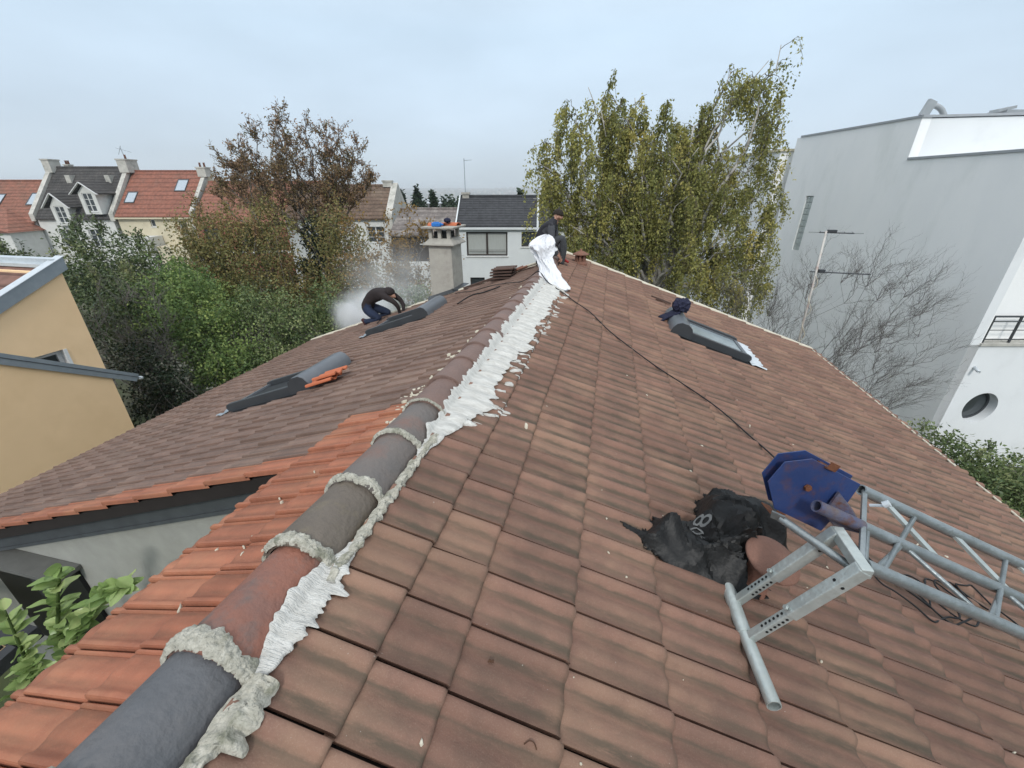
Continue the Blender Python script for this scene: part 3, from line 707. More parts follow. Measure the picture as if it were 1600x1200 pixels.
bmesh.ops.subdivide_edges(bm, edges=bm.edges, cuts=3, use_grid_fill=False)
bmesh.ops.triangulate(bm, faces=bm.faces)
for v in bm.verts:
    a = R_(-108); lx, ly = v.co.x, v.co.y
    x = .53+lx*math.cos(a)-ly*math.sin(a); y = 1.80+lx*math.sin(a)+ly*math.cos(a); h = sh_h(x, y); k = h*.55
    p = PRt(x, y, h+.010)+Vector((fbm(x*5, y*5, 1, 2)*k*.5-k*.12, fbm(x*5, y*5, 9, 2)*k*.5-k*.30, 0)); v.co = p
bm.to_mesh(tm); bm.free()
link('printed_text', tm, mat('grey_print', (.15,.155,.155), rough=.7), shb)

# ---- cables
M_cable = mat('black_cable', (.012,.012,.013), rough=.5)
def smoothpts(pts, k=8):
    P = [Vector(p) for p in pts]; P = [P[0]*2-P[1]]+P+[P[-1]*2-P[-2]]; out_ = []
    for i in range(1, len(P)-2):
        for j in range(k):
            t = j/k; a, b, c, d = P[i-1:i+3]
            out_.append(.5*((2*b)+(-a+c)*t+(2*a-5*b+4*c-d)*t*t+(-a+3*b-3*c+d)*t**3))
    out_.append(P[-2]); return out_
xs = [(-.57, 5.5), (-.38, 5.28), (-.177, 5.09), (.06, 4.66), (.287, 4.38), (.55, 4.10), (.783, 3.92), (1.0, 3.74), (1.141, 3.57), (1.28, 3.32), (1.426, 3.06), (1.55, 2.6), (1.7, 2.2), (1.9, 2.0)]
pts = [PLt(-3.0, 8.0, .04), PLt(-2.75, 7.7, .05), PLt(-2.4, 7.3, .05), PLt(-2.0, 7.15, .05), PLt(-1.6, 6.75, .055), PLt(-1.3, 6.4, .05), Vector((-1.13, 6.15, -1.19)), Vector((-.96, 5.95, -1.06)), Vector((-.80, 5.75, -1.16))]+[PRt(x, y, .052) for x, y in xs]
tag(MB().tube(smoothpts(pts, 6), .0065, 6).build('extension_cable', M_cable, None, True), 'thin black cable trailing over the ridge and down the right slope', 'cable')
pts = []
for i in range(70):
    t = i*.42; cxx = 1.75+.018*i*.55; pts.append(PRt(cxx+.16*math.cos(t)*(1+.2*math.sin(i)), 2.02+.012*i*.3+.13*math.sin(t)*(1+.25*math.cos(i*1.7)), .05+.012*math.sin(i*.9)))
pts += [PRt(2.6, 2.1, .05), PRt(3.0, 1.9, .05), PRt(3.4, 2.0, .05)]
tag(MB().tube(smoothpts(pts, 4), .005, 6).build('coiled_cable', M_cable, None, True), 'loose coils of black cable on the tiles under the lattice hoist', 'cable')

# ---- dark navy jacket on the right roof window's shutter box
M_navy = mat('navy_cloth', (.012,.014,.035), (.02,.022,.045), 9, .9, .4, 60)
def crumpled_blob(name, c, r, m, amp=.35, fr=2.2, sub=4, seed=0, flat=None, parent=None):
    bm = bmesh.new(); bmesh.ops.create_icosphere(bm, subdivisions=sub, radius=1)
    for v in bm.verts:
        d = v.co.normalized(); k = 1+amp*(crumple(d.x*fr+seed, d.y*fr, d.z*fr+seed)-.55)*1.6
        v.co = Vector((d.x*r[0]*k, d.y*r[1]*k, d.z*r[2]*k))
        if flat is not None and v.co.z < flat: v.co.z = flat+(v.co.z-flat)*.15
        v.co += Vector(c)
    me = bpy.data.meshes.new(name); bm.to_mesh(me); bm.free(); o = link(name, me, m, parent); autosmooth(o, 35); return o
pj = PRt(1.02, 6.40, .30)
o = crumpled_blob('jacket', pj, (.125, .135, .11), M_navy, .32, 1.5, 4, 3, -.09); tag(o, 'bundled dark navy jacket on the shutter box of the right hand roof window', 'jacket')
mb = MB(); V = []
for i in range(9):
    for j in range(7): V.append(PRt(.82+.03*j+.02*math.sin(i), 6.22+.035*i, .03+.035*j+.03*fbm(i*.6, j*.6, 2)))
mb.add(V, [(i*7+j, i*7+j+1, (i+1)*7+j+1, (i+1)*7+j) for i in range(8) for j in range(6)]); sl = mb.build('sleeve', M_navy, o, True); sl.modifiers.new('t', 'SOLIDIFY').thickness = .02

# ---- loose tiles
def loose_tile(P, x, y, L_, h, rz, m, name, tilt=0.0, W_=.235):
    """one interlocking tile lying by itself"""
    V = []; F = []; S = prof_s; nS = len(S); T = 6
    e = bpy.data.objects.new('x', None)
    for side in (0, 1):
        for a in range(T):
            t = a/(T-1)
            for s in S:
                lx = (t-.5)*L_; ly = (s-.5)*W_; hh = prof(s)*1.1+.016*(side == 0)+tilt*t
                V.append(P(x+lx*math.cos(rz)-ly*math.sin(rz), y+lx*math.sin(rz)+ly*math.cos(rz), h+hh))
    o_ = T*nS
    for a in range(T-1):
        for c in range(nS-1):
            F.append((a*nS+c, a*nS+c+1, (a+1)*nS+c+1, (a+1)*nS+c)); F.append((o_+a*nS+c, o_+(a+1)*nS+c, o_+(a+1)*nS+c+1, o_+a*nS+c+1))
    for a in range(T-1):
        for c in (0, nS-1): F.append((a*nS+c, (a+1)*nS+c, o_+(a+1)*nS+c, o_+a*nS+c))
    for c in range(nS-1):
        for a in (0, T-1): F.append((a*nS+c, o_+a*nS+c, o_+a*nS+c+1, a*nS+c+1))
    ob = mesh(name, V, F, m, smooth=True); return autosmooth(ob, 45)
M_orangeP = mat('loose_orange_clay', (.50,.150,.070), (.42,.125,.060), 8, .8, .3, 80)
tag(loose_tile(PLt, -2.79, 3.42, .30, .050, .12, M_orangeP, 'roof_tile'), 'loose orange tile in front of the shutter box, the lower of the two', 'roof tile', 'loose orange tiles by the roof window')
tag(loose_tile(PLt, -2.73, 3.47, .28, .085, .05, M_orangeP, 'roof_tile'), 'loose orange tile in front of the shutter box, lying over the other one', 'roof tile', 'loose orange tiles by the roof window')
M_oldtile = mat('old_dark_tile', (.10,.06,.046), (.065,.042,.034), 10, .9, .4, 60)
ordn = ['bottom', 'second from bottom', 'middle', 'second from top', 'top']
for k in range(5):
    def PS(x, y, h): return Vector((x, y, L0+LS*-1.92+.05+h+.09*(x+1.92)))
    tag(loose_tile(PS, -1.92+random.uniform(-.015, .015), 7.75, .42, -.06+.054*k, 1.57*0+random.uniform(-.05, .05), M_oldtile, 'roof_tile', W_=.42), 'old dark brown tile, %s of the stack beside the chimney' % ordn[k], 'roof tile', 'stack of old tiles near the far verge')
M_pale = mat('bare_batten', (.36,.30,.22), (.28,.23,.17), 14, .9, .4, 50)
mb = MB()
mb.bar(PLt(-2.9, 8.30, .055), PLt(-2.05, 8.28, .06), .12, .035)
tag(mb.build('wooden_batten', M_oldtile), 'dark broken board lying along the far verge between chimney and tile stack', 'board')
for i, (x, y, a) in enumerate(((-1.62, 8.05, .3), (-1.42, 8.12, -.2), (-1.75, 8.22, .8))):
    tag(loose_tile(PLt, x, y, .24, .06, a, M_terra if i != 1 else M_cream, 'broken_tile', W_=.16), ['broken brown tile piece just right of the tile stack', 'pale broken mortar piece nearest the seated worker', 'broken brown tile piece behind the tile stack'][i], 'broken tile', 'broken pieces near the far verge')
mb = MB(); mb.bar(PRt(.78, 7.62, .055), PRt(1.12, 7.60, .06), .035, .02); mb.bar(PRt(.86, 7.55, .05), PRt(1.12, 7.58, .055), .02, .015)
tag(mb.build('tile_sliver', M_oldtile), 'dark slipped sliver of tile on the right slope, uphill of the navy jacket', 'tile fragment')
tag(MB().tube(smoothpts([PLt(-2.3, 6.2, .05), PLt(-2.1, 6.35, .09), PLt(-1.95, 6.5, .06), PLt(-1.8, 6.5, .06), PLt(-1.7, 6.65, .05)]), .012, 6).build('metal_strap', M_cable, None, True), 'dark bent strap lying on the left slope below the tile stack', 'strap')
# leftovers on the tiles
mb = MB()
for i in range(46):
    x = random.uniform(-.75, 2.6); y = random.uniform(.35, 5.0); r = random.uniform(.0015, .0045)*(1+.8*(y > 2)); blob(PRs, x, y, r*random.uniform(1, 2.2), r, .004, random.uniform(0, 3), i, 7)
for i in range(14):
    y = random.uniform(.5, 1.6); blob(PLs, random.uniform(-1.7, -1.2), y, random.uniform(.004, .012), random.uniform(.002, .005), .005, random.uniform(0, 3), i+300, 7)
tag(mb.build('mortar_crumbs', M_cream, None, True), 'scattered pale crumbs of mortar on the tiles', 'debris', kind='stuff')
M_leafb = mat('dead_leaf', (.10,.05,.025), (.06,.03,.02), 20, .9)
o = MB().tube(smoothpts([PRs(-.115, .606, .003), PRs(-.105, .614, .006), PRs(-.092, .613, .007), PRs(-.08, .606, .003)]), .0016, 6).build('dead_twig', M_leafb, None, True); tag(o, 'tiny curled brown twig on a tile at the bottom of the view', 'twig')
o = MB().tube(smoothpts([PRs(-.262, .780, .003), PRs(-.258, .788, .007), PRs(-.254, .783, .004), PRs(-.250, .790, .007), PRs(-.247, .784, .003)]), .0026, 6).build('dead_leaf', M_leafb, None, True); tag(o, 'tiny crumpled dead leaf on a tile right of the ridge', 'dead leaf')

# ---- things on the chimney cap
zc = -.695
def ridge_piece(x, y, rz, label, grp):
    V = []; F = []; n = 14
    for r in (.10, .082):
        for yy in (-.17, .17):
            for j in range(n+1):
                t = math.pi*j/n; V.append((r*math.cos(t), yy, (r-.0)*.62*math.sin(t)))
    w_ = n+1
    for j in range(n): F += [(j, j+1, w_+j+1, w_+j), (2*w_+j, 3*w_+j, 3*w_+j+1, 2*w_+j+1), (j, 2*w_+j, 2*w_+j+1, j+1), (w_+j, w_+j+1, 3*w_+j+1, 3*w_+j)]
    for j in (0, n): F.append((j, w_+j, 3*w_+j, 2*w_+j))
    o = mesh('half_round_tile', V, F, M_orangeP, smooth=True); autosmooth(o, 45); o.location = (x, y, zc+.002); o.rotation_euler = (0, 0, rz); tag(o, label, 'roof tile', grp)
ridge_piece(cx0+.13, cy0+.22, 1.5, 'orange half round tile on the chimney cap, the left one', 'orange tiles on the chimney cap')
ridge_piece(cx1-.10, cy0+.40, 1.35, 'orange half round tile on the chimney cap, the right one', 'orange tiles on the chimney cap')
M_bl = mat('blue_plastic', (.03,.17,.50), (.025,.14,.42), 8, .45)
bj = MB(); bj.box(-.13, .07, -.045, .045, 0, .08); o = bevel(bj.build('plastic_jug', M_bl), .02, 3); MB().tube([(.07, 0, .045), (.12, 0, .045)], [.032, .016], 12).build('spout', M_bl, o, True); MB().bar((-.09, 0, .085), (.03, 0, .085), .014, .018).build('handle', M_bl, o)
o.location = (cx0+.24, cy0+.0, zc+.002); tag(o, 'bright blue plastic container lying on the chimney cap', 'plastic jug')
o = crumpled_blob('cloth_bundle', (cx0+.34, cy0+.30, zc+.105), (.075, .07, .05), M_navy, .3, 2, 3, 9); tag(o, 'small dark round bundle on top of the orange tiles on the chimney', 'bundle')

# ---- white plastic sack over the ridge
M_wh = mat('white_plastic_sack', (.70,.71,.73), (.66,.67,.70), 5, .42, .6, 14, spec=.5)
def sack():
    rings = [(-.905, 6.20, -.585, .035, .04), (-.930, 6.20, -.615, .10, .08), (-.955, 6.18, -.66, .150, .11), (-.965, 6.16, -.71, .185, .13), (-.955, 6.15, -.77, .180, .13), (-.935, 6.13, -.83, .150, .11), (-.915, 6.10, -.89, .115, .085), (-.875, 6.06, -.95, .115, .08), (-.83, 6.0, -1.02, .135, .09), (-.79, 5.93, -1.10, .165, .11), (-.745, 5.86, -1.175, .19, .13), (-.70, 5.78, -1.235, .205, .135), (-.69, 5.75, -1.255, .19, .12)]
    n = 72; V = []; F = []; sub = 8; R2 = []
    for i in range(len(rings)-1):
        for k in range(sub): t = k/sub; R2.append([a+(b-a)*t for a, b in zip(rings[i], rings[i+1])])
    R2.append(rings[-1]); m = len(R2)
    for i, (x, y, z, rx, ry) in enumerate(R2):
        for j in range(n):
            t = 2*math.pi*j/n; k = 1.04+.62*(crumple(math.cos(t)*1.7+3+z*1.5, math.sin(t)*1.7, z*4.5, 3)-.62)+.12*math.sin(3*t+z*7)*(z > -.9)+.30*(crumple(math.cos(t)*4+z*3, math.sin(t)*4, z*9, 2)-.62)
            V.append((x+rx*math.cos(t)*k, y+ry*math.sin(t)*k-.10*rx*math.cos(t), z+.03*fbm(math.cos(t)*2, math.sin(t)*2, z*3)))
    for i in range(m-1):
        for j in range(n): F.append((i*n+j, i*n+(j+1) % n, (i+1)*n+(j+1) % n, (i+1)*n+j))
    F += [tuple(range(n)), tuple((m-1)*n+j for j in range(n))[::-1]]
    o = mesh('plastic_sack', V, F, M_wh, smooth=True); autosmooth(o, 30); return o
tag(sack(), 'crumpled white plastic sack standing on the ridge in front of the seated worker', 'sack')

# ---- TV antenna mast at the far corner
an = empty('tv_antenna', (3.86, 8.86, -2.75), 0, 'rusty white mast with two aerials at the far right corner of the roof', 'antenna')
M_mast = mat('rusty_white_mast', (.62,.60,.56), (.50,.47,.43), 12, .7, .3, 50, c3=(.28,.10,.06), c3scale=5, c3amt=.95)
top = Vector((-.10, .04, 2.08))
MB().tube([(0, 0, -.2), top*.5, top], .018, 10).build('mast', M_mast, an, True)
tw = [Vector((.0, 0, .0))+top*f+Vector((.045*math.sin(f*26)+.02, .03*math.cos(f*26), 0)) for f in np.linspace(0, .62, 40)]
MB().tube(tw, .007, 6).build('coax_cable', M_cream, an, True)
for (z, l, nel, nm) in ((2.05, .42, 5, 'upper'), (1.36, .85, 9, 'lower')):
    c = top*(z/2.08); mb = MB(); mb.bar(c+Vector((-.10, .02, 0)), c+Vector((l, -.06, 0)), .018, .018)
    for i in range(nel):
        f = i/(nel-1); p = c+Vector((-.08+(l+.06)*f, .02-.08*f, .012)); hl = .16 if nm == 'upper' else .12; mb.tube([p-Vector((.05, hl, 0)), p+Vector((.05, hl, 0))], .004, 5)
    if nm == 'upper': mb.tube([c-Vector((.26, -.05, 0)), c+Vector((.56, -.07, 0))], .004, 5); mb.box(c.x+.02, c.x+.16, c.y-.03, c.y+.03, c.z+.01, c.z+.05)
    else: mb.box(c.x+.03, c.x+.13, c.y-.04, c.y+.03, c.z-.01, c.z+.05)
    mb.build('aerial', M_anth, an)

# ================================================================== people
def skin(name, J, E, root, segs, mats, parent=None, loc=(0,0,0), sub=2):
    """J: joint -> (pos, radius or (rx, ry)); E: bones; segs: bone -> material slot"""
    names = list(J); idx = {n: i for i, n in enumerate(names)}
    me = bpy.data.meshes.new('body'); me.from_pydata([J[n][0] for n in names], [(idx[a], idx[b]) for a, b in E], [])
    ob = bpy.data.objects.new(name, me); col.objects.link(ob)
    ob.modifiers.new('skin', 'SKIN'); sv = me.skin_vertices[0].data
    for n in names:
        r = J[n][1]; sv[idx[n]].radius = r if isinstance(r, tuple) else (r, r); sv[idx[n]].use_root = (n == root)
    sb = ob.modifiers.new('sub', 'SUBSURF'); sb.levels = sub; sb.render_levels = sub
    dg = bpy.context.evaluated_depsgraph_get(); m2 = bpy.data.meshes.new_from_object(ob.evaluated_get(dg)); bpy.data.objects.remove(ob)
    m2.materials.clear()
    for q in mats: m2.materials.append(q)
    B = [(Vector(J[a][0]), Vector(J[b][0]), segs.get((a, b), 0)) for a, b in E]
    for p in m2.polygons:
        c = p.center; best = 9; bi = 0
        for a, b, s_ in B:
            d = b-a; t = max(0, min(1, (c-a).dot(d)/max(d.length_squared, 1e-9))); q = (c-a-d*t).length
            if q < best: best = q; bi = s_
        p.material_index = bi; p.use_smooth = True
    o = bpy.data.objects.new(name, m2); col.objects.link(o); o.location = loc
    if parent: o.parent = parent
    return o
M_skinp = mat('skin', (.42,.24,.17), (.38,.21,.15), 20, .6)
M_top = mat('charcoal_top', (.030,.030,.036), (.022,.022,.027), 14, .9, .5, 40)
M_slv = mat('grey_sleeve', (.075,.078,.085), (.06,.062,.07), 14, .9, .5, 40)
M_trs = mat('dark_grey_trousers', (.058,.062,.066), (.045,.048,.052), 10, .9, .6, 30)
M_jean = mat('navy_jeans', (.020,.030,.060), (.015,.022,.045), 10, .9, .6, 30)
M_hood = mat('brown_black_hoodie', (.030,.023,.023), (.022,.017,.017), 12, .92, .6, 30)
M_shoe = mat('dark_shoe', (.012,.012,.014), (.02,.02,.02), 20, .7)
M_shoeR = mat('maroon_shoe', (.07,.022,.020), (.04,.016,.016), 20, .7)
M_hair = mat('dark_hair', (.018,.014,.011), (.03,.022,.016), 60, .8, .6, 200)
def hand(J, E, segs, w_, d, n, side, pre, curl, slot, s=1.0):
    """palm, four fingers of unequal length curling down and a thumb leaving the side of the palm"""
    w_ = Vector(w_); d = Vector(d).normalized(); n = Vector(n).normalized(); x = d.cross(n).normalized()*side
    J[pre+'palm'] = (tuple(w_+d*.055*s), (.032*s, .020*s)); E.append((pre+'wrist', pre+'palm')); segs[E[-1]] = slot
    for i, (o_, L_) in enumerate(((-.027, .068), (-.009, .078), (.009, .073), (.026, .058))):
        a = w_+d*.09*s+x*o_*s; b = a+(d*math.cos(curl*.6)-n*math.sin(curl*.6))*L_*.5*s; c = b+(d*math.cos(curl*1.5)-n*math.sin(curl*1.5))*L_*.5*s
        for k, (p, r) in enumerate(((a, .0095), (b, .0088), (c, .0072))): J[f'{pre}f{i}{k}'] = (tuple(p), r*s)
        E += [(pre+'palm', f'{pre}f{i}0'), (f'{pre}f{i}0', f'{pre}f{i}1'), (f'{pre}f{i}1', f'{pre}f{i}2')]
        for e in E[-3:]: segs[e] = slot
    a = w_+d*.035*s-x*.035*s; b = a+d*.03*s-x*.018*s-n*.01*s; c = b+d*.024*s-n*.016*s
    for k, (p, r) in enumerate(((a, .011), (b, .0095), (c, .008))): J[f'{pre}t{k}'] = (tuple(p), r*s)
    E += [(pre+'palm', f'{pre}t0'), (f'{pre}t0', f'{pre}t1'), (f'{pre}t1', f'{pre}t2')]
    for e in E[-3:]: segs[e] = slot
# seated worker, straddling the far end of the ridge, facing right
J = {'pelvis': ((-1.235, 7.62, -.99), (.15, .165)), 'waist': ((-1.205, 7.62, -.86), (.135, .15)), 'chest': ((-1.12, 7.62, -.68), (.135, .17)), 'upper': ((-1.035, 7.62, -.545), (.115, .16)), 'neck': ((-.955, 7.62, -.455), .052),
     'skull': ((-.925, 7.62, -.395), (.078, .072)), 'face': ((-.895, 7.62, -.40), (.06, .062)), 'brow': ((-.872, 7.62, -.405), (.035, .045)), 'jaw': ((-.882, 7.62, -.475), (.036, .042)), 'nose': ((-.832, 7.62, -.448), .013),
     'Rsh': ((-1.01, 7.45, -.56), .078), 'Rel': ((-.985, 7.39, -.83), .058), 'Rfore': ((-.93, 7.42, -.93), .042), 'Rwrist': ((-.875, 7.45, -1.015), .029),
     'Lsh': ((-1.00, 7.78, -.555), .068), 'Lel': ((-.96, 7.86, -.82), .050), 'Lfore': ((-.90, 7.80, -.93), .040), 'Lwrist': ((-.85, 7.72, -1.02), .029),
     'Rhip': ((-1.17, 7.53, -1.0), .11), 'Rth': ((-1.0, 7.45, -.86), .095), 'Rkn': ((-.80, 7.42, -.735), .075), 'Rcf': ((-.775, 7.44, -.93), .066), 'Ran': ((-.79, 7.46, -1.17), .040), 'Rheel': ((-.81, 7.46, -1.225), .042), 'Rtoe': ((-.68, 7.45, -1.245), .038),
     'Lhip': ((-1.15, 7.71, -1.03), .095), 'Lth': ((-1.14, 7.80, -1.06), .082), 'Lkn': ((-.98, 7.92, -1.10), .066), 'Lcf': ((-1.12, 7.93, -1.16), .055), 'Lan': ((-1.26, 7.92, -1.20), .042), 'Ltoe': ((-1.33, 7.92, -1.26), .038)}
E = [('pelvis','waist'),('waist','chest'),('chest','upper'),('upper','neck'),('neck','skull'),('skull','face'),('face','brow'),('face','jaw'),('face','nose'),
     ('upper','Rsh'),('Rsh','Rel'),('Rel','Rfore'),('Rfore','Rwrist'),('upper','Lsh'),('Lsh','Lel'),('Lel','Lfore'),('Lfore','Lwrist'),
     ('pelvis','Rhip'),('Rhip','Rth'),('Rth','Rkn'),('Rkn','Rcf'),('Rcf','Ran'),('Ran','Rheel'),('Rheel','Rtoe'),('pelvis','Lhip'),('Lhip','Lth'),('Lth','Lkn'),('Lkn','Lcf'),('Lcf','Lan'),('Lan','Ltoe')]
sg = {('neck','skull'):1,('skull','face'):1,('face','brow'):1,('face','jaw'):1,('face','nose'):1,('Rsh','Rel'):2,('Rel','Rfore'):2,('Rfore','Rwrist'):2,('Lsh','Lel'):2,('Lel','Lfore'):2,('Lfore','Lwrist'):2,
      ('pelvis','Rhip'):3,('Rhip','Rth'):3,('Rth','Rkn'):3,('Rkn','Rcf'):3,('Rcf','Ran'):3,('pelvis','Lhip'):3,('Lhip','Lth'):3,('Lth','Lkn'):3,('Lkn','Lcf'):3,('Lcf','Lan'):3,('Ran','Rheel'):4,('Rheel','Rtoe'):4,('Lan','Ltoe'):4}
hand(J, E, sg, J['Rwrist'][0], (.5, .15, -.8), (.6, 0, .4), 1, 'R', 1.0, 1); hand(J, E, sg, J['Lwrist'][0], (.3, -.5, -.7), (.7, 0, .5), -1, 'L', 1.0, 1)
off = Vector((-1.0, 7.6, -1.2))
J = {k: (tuple(Vector(p)-off), r) for k, (p, r) in J.items()}
p1 = skin('person', J, E, 'pelvis', sg, [M_top, M_skinp, M_slv, M_trs, M_shoe], loc=off)
tag(p1, 'person in charcoal top and grey trousers seated on the far ridge, head bent down', 'person')
def haircap(c, r, tilt, name, m, parent, cut=-.15):
    bm = bmesh.new(); bmesh.ops.create_icosphere(bm, subdivisions=4, radius=1)
    M = Matrix.Rotation(tilt, 4, 'Y'); bmesh.ops.delete(bm, geom=[v for v in bm.verts if (M @ v.co).z < cut-.25*max(0, -(M @ v.co).x)], context='VERTS')
    for v in bm.verts: k = 1+.05*fbm(v.co.x*6, v.co.y*6, v.co.z*6); v.co = Vector((v.co.x*r[0]*k, v.co.y*r[1]*k, v.co.z*r[2]*k))+Vector(c)
    me = bpy.data.meshes.new(name); bm.to_mesh(me); bm.free(); o = link(name, me, m, parent); autosmooth(o, 60); o.modifiers.new('t', 'SOLIDIFY').thickness = .012; return o
haircap(Vector((-.920, 7.62, -.385))-off, (.094, .082, .090), -.35, 'hair', M_hair, p1, -.02)
for s_ in (-1, 1):
    e = crumpled_blob('ear', Vector((-.915, 7.62+s_*.077, -.425))-off, (.017, .009, .024), M_skinp, .05, 1, 2, 1, parent=p1)
    crumpled_blob('eye', Vector((-.852, 7.62+s_*.030, -.425))-off, (.010, .010, .008), M_hair, .0, 1, 2, 1, parent=p1)
rt_ = MB(); rt_.bar((-.86, 7.58, -1.10), (-.74, 7.50, -1.13), .05, .05); rt_.tube([(-.74, 7.50, -1.13), (-.68, 7.46, -1.15)], .02, 10)
tag(bevel(rt_.build('hand_tool', mat('red_tool', (.30,.02,.02), rough=.5)), .01), 'small red power tool held by the seated person', 'power tool')
# kneeling worker at the left verge
J = {'pelvis': ((-5.10, 8.02, -2.33), (.14, .16)), 'waist': ((-5.02, 8.02, -2.19), (.135, .155)), 'chest': ((-4.84, 8.03, -2.05), (.14, .175)), 'upper': ((-4.66, 8.03, -2.00), (.12, .165)), 'neck': ((-4.56, 8.03, -1.99), .07),
     'skull': ((-4.50, 8.02, -2.01), (.092, .085)), 'face': ((-4.45, 8.02, -2.06), (.07, .07)), 'jaw': ((-4.44, 8.02, -2.12), .045), 'nose': ((-4.385, 8.02, -2.09), .014),
     'Rsh': ((-4.60, 7.86, -2.03), .078), 'Rel': ((-4.33, 7.80, -2.13), .056), 'Rfore': ((-4.26, 7.83, -2.23), .048), 'Rwrist': ((-4.26, 7.88, -2.36), .032),
     'Lsh': ((-4.60, 8.20, -2.04), .078), 'Lel': ((-4.38, 8.22, -2.20), .056), 'Lfore': ((-4.30, 8.16, -2.30), .046), 'Lwrist': ((-4.26, 8.06, -2.38), .032),
     'Rhip': ((-5.08, 7.92, -2.36), .11), 'Rth': ((-4.90, 7.86, -2.46), .10), 'Rkn': ((-4.72, 7.84, -2.53), .078), 'Rcf': ((-4.92, 7.86, -2.60), .066), 'Ran': ((-5.12, 7.87, -2.64), .046), 'Rheel': ((-5.19, 7.87, -2.58), .044), 'Rtoe': ((-5.10, 7.86, -2.73), .040),
     'Lhip': ((-5.08, 8.12, -2.36), .11), 'Lth': ((-4.90, 8.20, -2.44), .10), 'Lkn': ((-4.70, 8.24, -2.50), .078), 'Lcf': ((-4.90, 8.24, -2.60), .066), 'Lan': ((-5.10, 8.22, -2.66), .046), 'Lheel': ((-5.18, 8.22, -2.60), .044), 'Ltoe': ((-5.08, 8.21, -2.74), .040)}
E = [('pelvis','waist'),('waist','chest'),('chest','upper'),('upper','neck'),('neck','skull'),('skull','face'),('face','jaw'),('face','nose'),('upper','Rsh'),('Rsh','Rel'),('Rel','Rfore'),('Rfore','Rwrist'),('upper','Lsh'),('Lsh','Lel'),('Lel','Lfore'),('Lfore','Lwrist'),
     ('pelvis','Rhip'),('Rhip','Rth'),('Rth','Rkn'),('Rkn','Rcf'),('Rcf','Ran'),('Ran','Rheel'),('Ran','Rtoe'),('pelvis','Lhip'),('Lhip','Lth'),('Lth','Lkn'),('Lkn','Lcf'),('Lcf','Lan'),('Lan','Lheel'),('Lan','Ltoe')]
sg = {e: 3 for e in E[17:]}; 
for e in (('Ran','Rheel'),('Ran','Rtoe'),('Lan','Lheel'),('Lan','Ltoe')): sg[e] = 4
for e in (('skull','face'),('face','jaw'),('face','nose')): sg[e] = 1
hand(J, E, sg, J['Rwrist'][0], (.05, .1, -1), (-.8, 0, .2), 1, 'R', .9, 5); hand(J, E, sg, J['Lwrist'][0], (.05, -.2, -1), (-.8, 0, .2), -1, 'L', .9, 5)
off = Vector((-4.9, 8.0, -2.66))
J = {k: (tuple(Vector(p)-off), r) for k, (p, r) in J.items()}
p2 = skin('person', J, E, 'pelvis', sg, [M_hood, M_skinp, M_hood, M_jean, M_shoeR, M_shoe], loc=off)
tag(p2, 'person in dark hoodie and navy jeans kneeling by the left verge in dust', 'person')
haircap(Vector((-4.53, 8.02, -1.99))-off, (.125, .115, .105), -.5, 'hood', M_hood, p2, -.25)
ag = MB(); ag.bar((-4.27, 7.95, -2.44), (-4.10, 7.99, -2.50), .07, .07); g_ = bevel(ag.build('angle_grinder', M_anth), .015)
MB().tube([(-4.08, 7.99, -2.535), (-4.08, 7.99, -2.53)], .062, 20).build('cutting_disc', M_zinc, g_, True)
tag(g_, 'grey angle grinder held by the kneeling person', 'angle grinder')
tag(MB().tube(smoothpts([(-4.27, 7.95, -2.45), (-4.45, 7.85, -2.50), (-4.52, 7.75, -2.46), PLt(-4.5, 7.55, .05), PLt(-4.45, 7.3, .05), PLt(-4.3, 7.05, .06)]), .008, 6).build('tool_lead', M_cable, None, True), 'black lead of the grinder on the tiles below the kneeling person', 'cable')

# ================================================================== neighbouring buildings
def hroot(name, cx, D, z, label, cat, group=None):
    e = empty(name, CH(cx, D, z), HEAD, label, cat, group); e['_x'] = cx; e['_y'] = D; e['_z'] = z; return e
def hp(mb, name, m, e, smooth=False, parent=None):
    cx, D, z = e['_x'], e['_y'], e['_z']; mb.V = [(a-cx, b-D, c-z) for a, b, c in mb.V]; return mb.build(name, m, parent or e, smooth)
def wall_open(mb, x0, x1, z0, z1, y0, y1, ops):
    xs = sorted({x0, x1, *[o[0] for o in ops], *[o[1] for o in ops]}); xs = [x for x in xs if x0 <= x <= x1]
    for a, b in zip(xs[:-1], xs[1:]):
        cut = sorted([(o[2], o[3]) for o in ops if o[0] < b-1e-6 and o[1] > a+1e-6]); z = z0
        for c, d in cut:
            if c > z: mb.box(a, b, y0, y1, z, c)
            z = d
        if z1 > z: mb.box(a, b, y0, y1, z, z1)
M_pane = mat('dark_pane', (.03,.037,.042), (.045,.055,.06), 1.5, .1, spec=.9)
M_curt = mat('net_curtain', (.42,.44,.42), (.34,.36,.34), 6, .9, stretch=(9, 9, .4))
M_wfr = mat('white_frame', (.72,.72,.70), rough=.5)
M_dfr = mat('dark_brown_frame', (.055,.045,.04), rough=.5)
